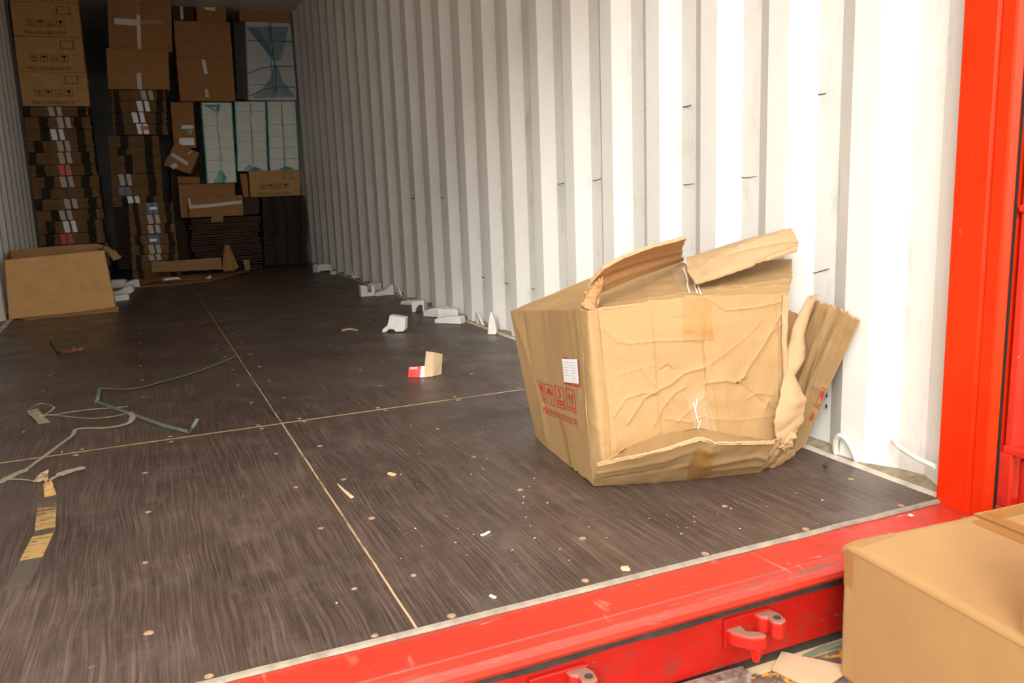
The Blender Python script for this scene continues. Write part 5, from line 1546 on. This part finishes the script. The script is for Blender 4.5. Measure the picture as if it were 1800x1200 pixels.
# tangled old packing tape
tp = empty('packing_tape', fl(110, 760), 'tangled yellowed strip of used packing tape on the floor near the left edge', 'tape')
def tz(L_): return [fl(x, y, z) for x, y, z in L_]
for w, L_ in ((.010, [(54, 718, .012), (60, 712, .035), (75, 709, .04), (88, 712, .03), (95, 716, .02), (85, 725, .008), (76, 727, .004)]),
              (.040, [(56, 720, .010), (62, 727, .012), (70, 735, .006), (78, 744, .003)]),
              (.014, [(70, 730, .006), (100, 728, .004), (130, 723, .004), (165, 719, .004), (195, 717, .005), (225, 714, .004)]),
              (.008, [(72, 729, .005), (100, 730, .004), (150, 735, .004), (190, 733, .004), (222, 727, .008), (229, 724, .012)]),
              (.022, [(229, 724, .014), (233, 732, .012), (228, 742, .006), (210, 748, .004), (180, 752, .003), (150, 752, .003), (131, 755, .004)]),
              (.014, [(132, 755, .004), (128, 764, .004), (110, 778, .003), (80, 800, .003), (45, 826, .003)]),
              (.030, [(45, 826, .003), (30, 832, .003), (10, 842, .003), (-8, 850, .003)]),
              (.008, [(5, 843, .004), (30, 842, .004), (60, 845, .006)])):
    pts = smooth_pts(tz(L_), 5)
    ribbon(pts, w, .0008, widths=[w * (0.7 + .6 * abs(noise.noise(V((i * .37, w * 90, 0))))) for i in range(len(pts))]).build('tape_strand', M['film_tangle'], tp, smooth=True)
# strip stuck flat on the floor, kraft fibres torn onto it, with a crumpled end
ts = empty('packing_tape', fl(75, 930), 'flat strip of packing tape with brown kraft residue and a crumpled end on the floor', 'tape')
Sx = Surf([fl(5, 1037, .001), fl(52, 1028, .001)], [fl(66, 884, .001), fl(100, 878, .001)], [fl(5, 1037, .001), fl(34, 985, .001), fl(61, 935, .001), fl(66, 884, .001)], [fl(52, 1028, .001), fl(72, 985, .001), fl(97, 930, .001), fl(100, 878, .001)])
Sx.mesh(6, 30, .0004, 3).build('stuck_tape', [M['tape_patchy'], M['tape_patchy']], ts, smooth=True)
Sx = Surf([fl(78, 872, .002), fl(99, 868, .003)], [fl(76, 850, .008), fl(90, 842, .014)], torn={'l': .1, 'r': .1}); Sx.disp = lambda u, v: .006 * noise.noise(V((u * 4, v * 5, 1)))
Sx.mesh(10, 14, .0015, 4).build('folded_tape', [M['kraft_meas'], M['kraft_meas']], ts, smooth=True)
Sx = Surf([fl(58, 847, .003), fl(84, 845, .004)], [fl(70, 832, .03), fl(85, 826, .04)], torn={'l': .1}); Sx.disp = lambda u, v: .008 * noise.noise(V((u * 4, v * 4, 2)))
Sx.mesh(10, 10, .0015, 5).build('folded_tape', [M['card_kraft'], M['card_kraft']], ts, smooth=True)
ribbon(smooth_pts(tz([(88, 843, .006), (105, 834, .01), (128, 826, .012), (150, 821, .012)])), .03, .0008, widths=[.012] * 6 + [.03] * 6 + [.026] * 6 + [.004]).build('tape_strand', M['tape_clear'], ts, smooth=True)

# single chips and slivers
def sliver(name, label, pts, w, m, thick=.004, cat='wood splinter', widths=None):
    return top(ribbon(pz(pts, .0012), w, thick, widths=widths), name, m, label, cat)
sliver('wood_splinter', 'curved wood splinter lying on the floor left of the lone foam piece', [(601, 582), (612, 579.5), (622, 580), (629, 582)], .014, M['wood'], .006, widths=[.004, .012, .012, .003])
sliver('wood_splinter', 'pale splinter right of the middle floor seam', [(594, 852), (603, 861), (612, 869), (619, 875)], .008, M['card_kraft'], .003, widths=[.002, .005, .008, .009])
sliver('paper_scrap', 'small bent white paper sliver on the floor in front of the crushed carton', [(845, 941), (851, 940), (860, 935)], .006, M['paper'], .002, 'paper')
sliver('cardboard_chip', 'tan cardboard chip on the dark floor right of the middle floor seam', [(684, 833), (688, 834), (693, 836)], .012, M['wood'], .004, 'cardboard piece')
sliver('cardboard_scrap', 'tan cardboard scrap lying on the floor just behind the red sill', [(1092, 999), (1099, 1000), (1107, 1003)], .012, M['card_kraft'], .003, 'cardboard piece', widths=[.010, .020, .004])
sliver('paper_scrap', 'small white scrap lying on the red sill near the corner post', [(1598, 905), (1604, 907)], .008, M['paper'], .002, 'paper')
sliver('paper_scrap', 'curled white paper sliver on the floor near the sill below the seam', [(862, 1047), (868, 1050), (871, 1051)], .006, M['paper'], .002, 'paper')
mb = MB(); mb.tube([fl(1451, 817, .001), fl(1451, 817, .008)], [.005, .004], 8); top(mb, 'pebble', M['rubber'], 'small dark pebble on the floor beside the white ledge', 'pebble', smooth=True)

# countless foam crumbs and wood chips
mb = MB()
def crumb(x, y, r):
    n = 5; a0 = random.random() * 6
    t_ = V((x, y, r * random.uniform(.5, 1.1)))
    ring = [V((x + r * random.uniform(.6, 1.3) * math.cos(a0 + k * 6.283 / n), y + r * random.uniform(.6, 1.3) * math.sin(a0 + k * 6.283 / n), 0.0004)) for k in range(n)]
    for k in range(n): mb.quad([ring[k], ring[(k + 1) % n], t_])
for _ in range(220):
    k = random.random()
    if k < .40: p = fl(random.gauss(790, 75), random.gauss(595, 22))
    elif k < .58: p = fl(random.gauss(1280, 110), random.gauss(890, 40))
    elif k < .85: p = fl(random.uniform(700, 1050), random.uniform(640, 1000))
    else: p = V((random.uniform(.1, 2.3), random.uniform(.05, 5), 0))
    if not (0.05 < p.x < 2.31 and .02 < p.y < 6.3) or (1.66 < p.x and .22 < p.y < .95): continue
    crumb(p.x, p.y, random.choice((.0011, .0014, .0018, .0024)))
tag(top(mb, 'foam_crumbs', M['crumb'], 'white foam crumbs and chips strewn over the dark floor', 'crumbs', loc=V((1.6, 1.5, 0)), weld=0), kind='stuff')
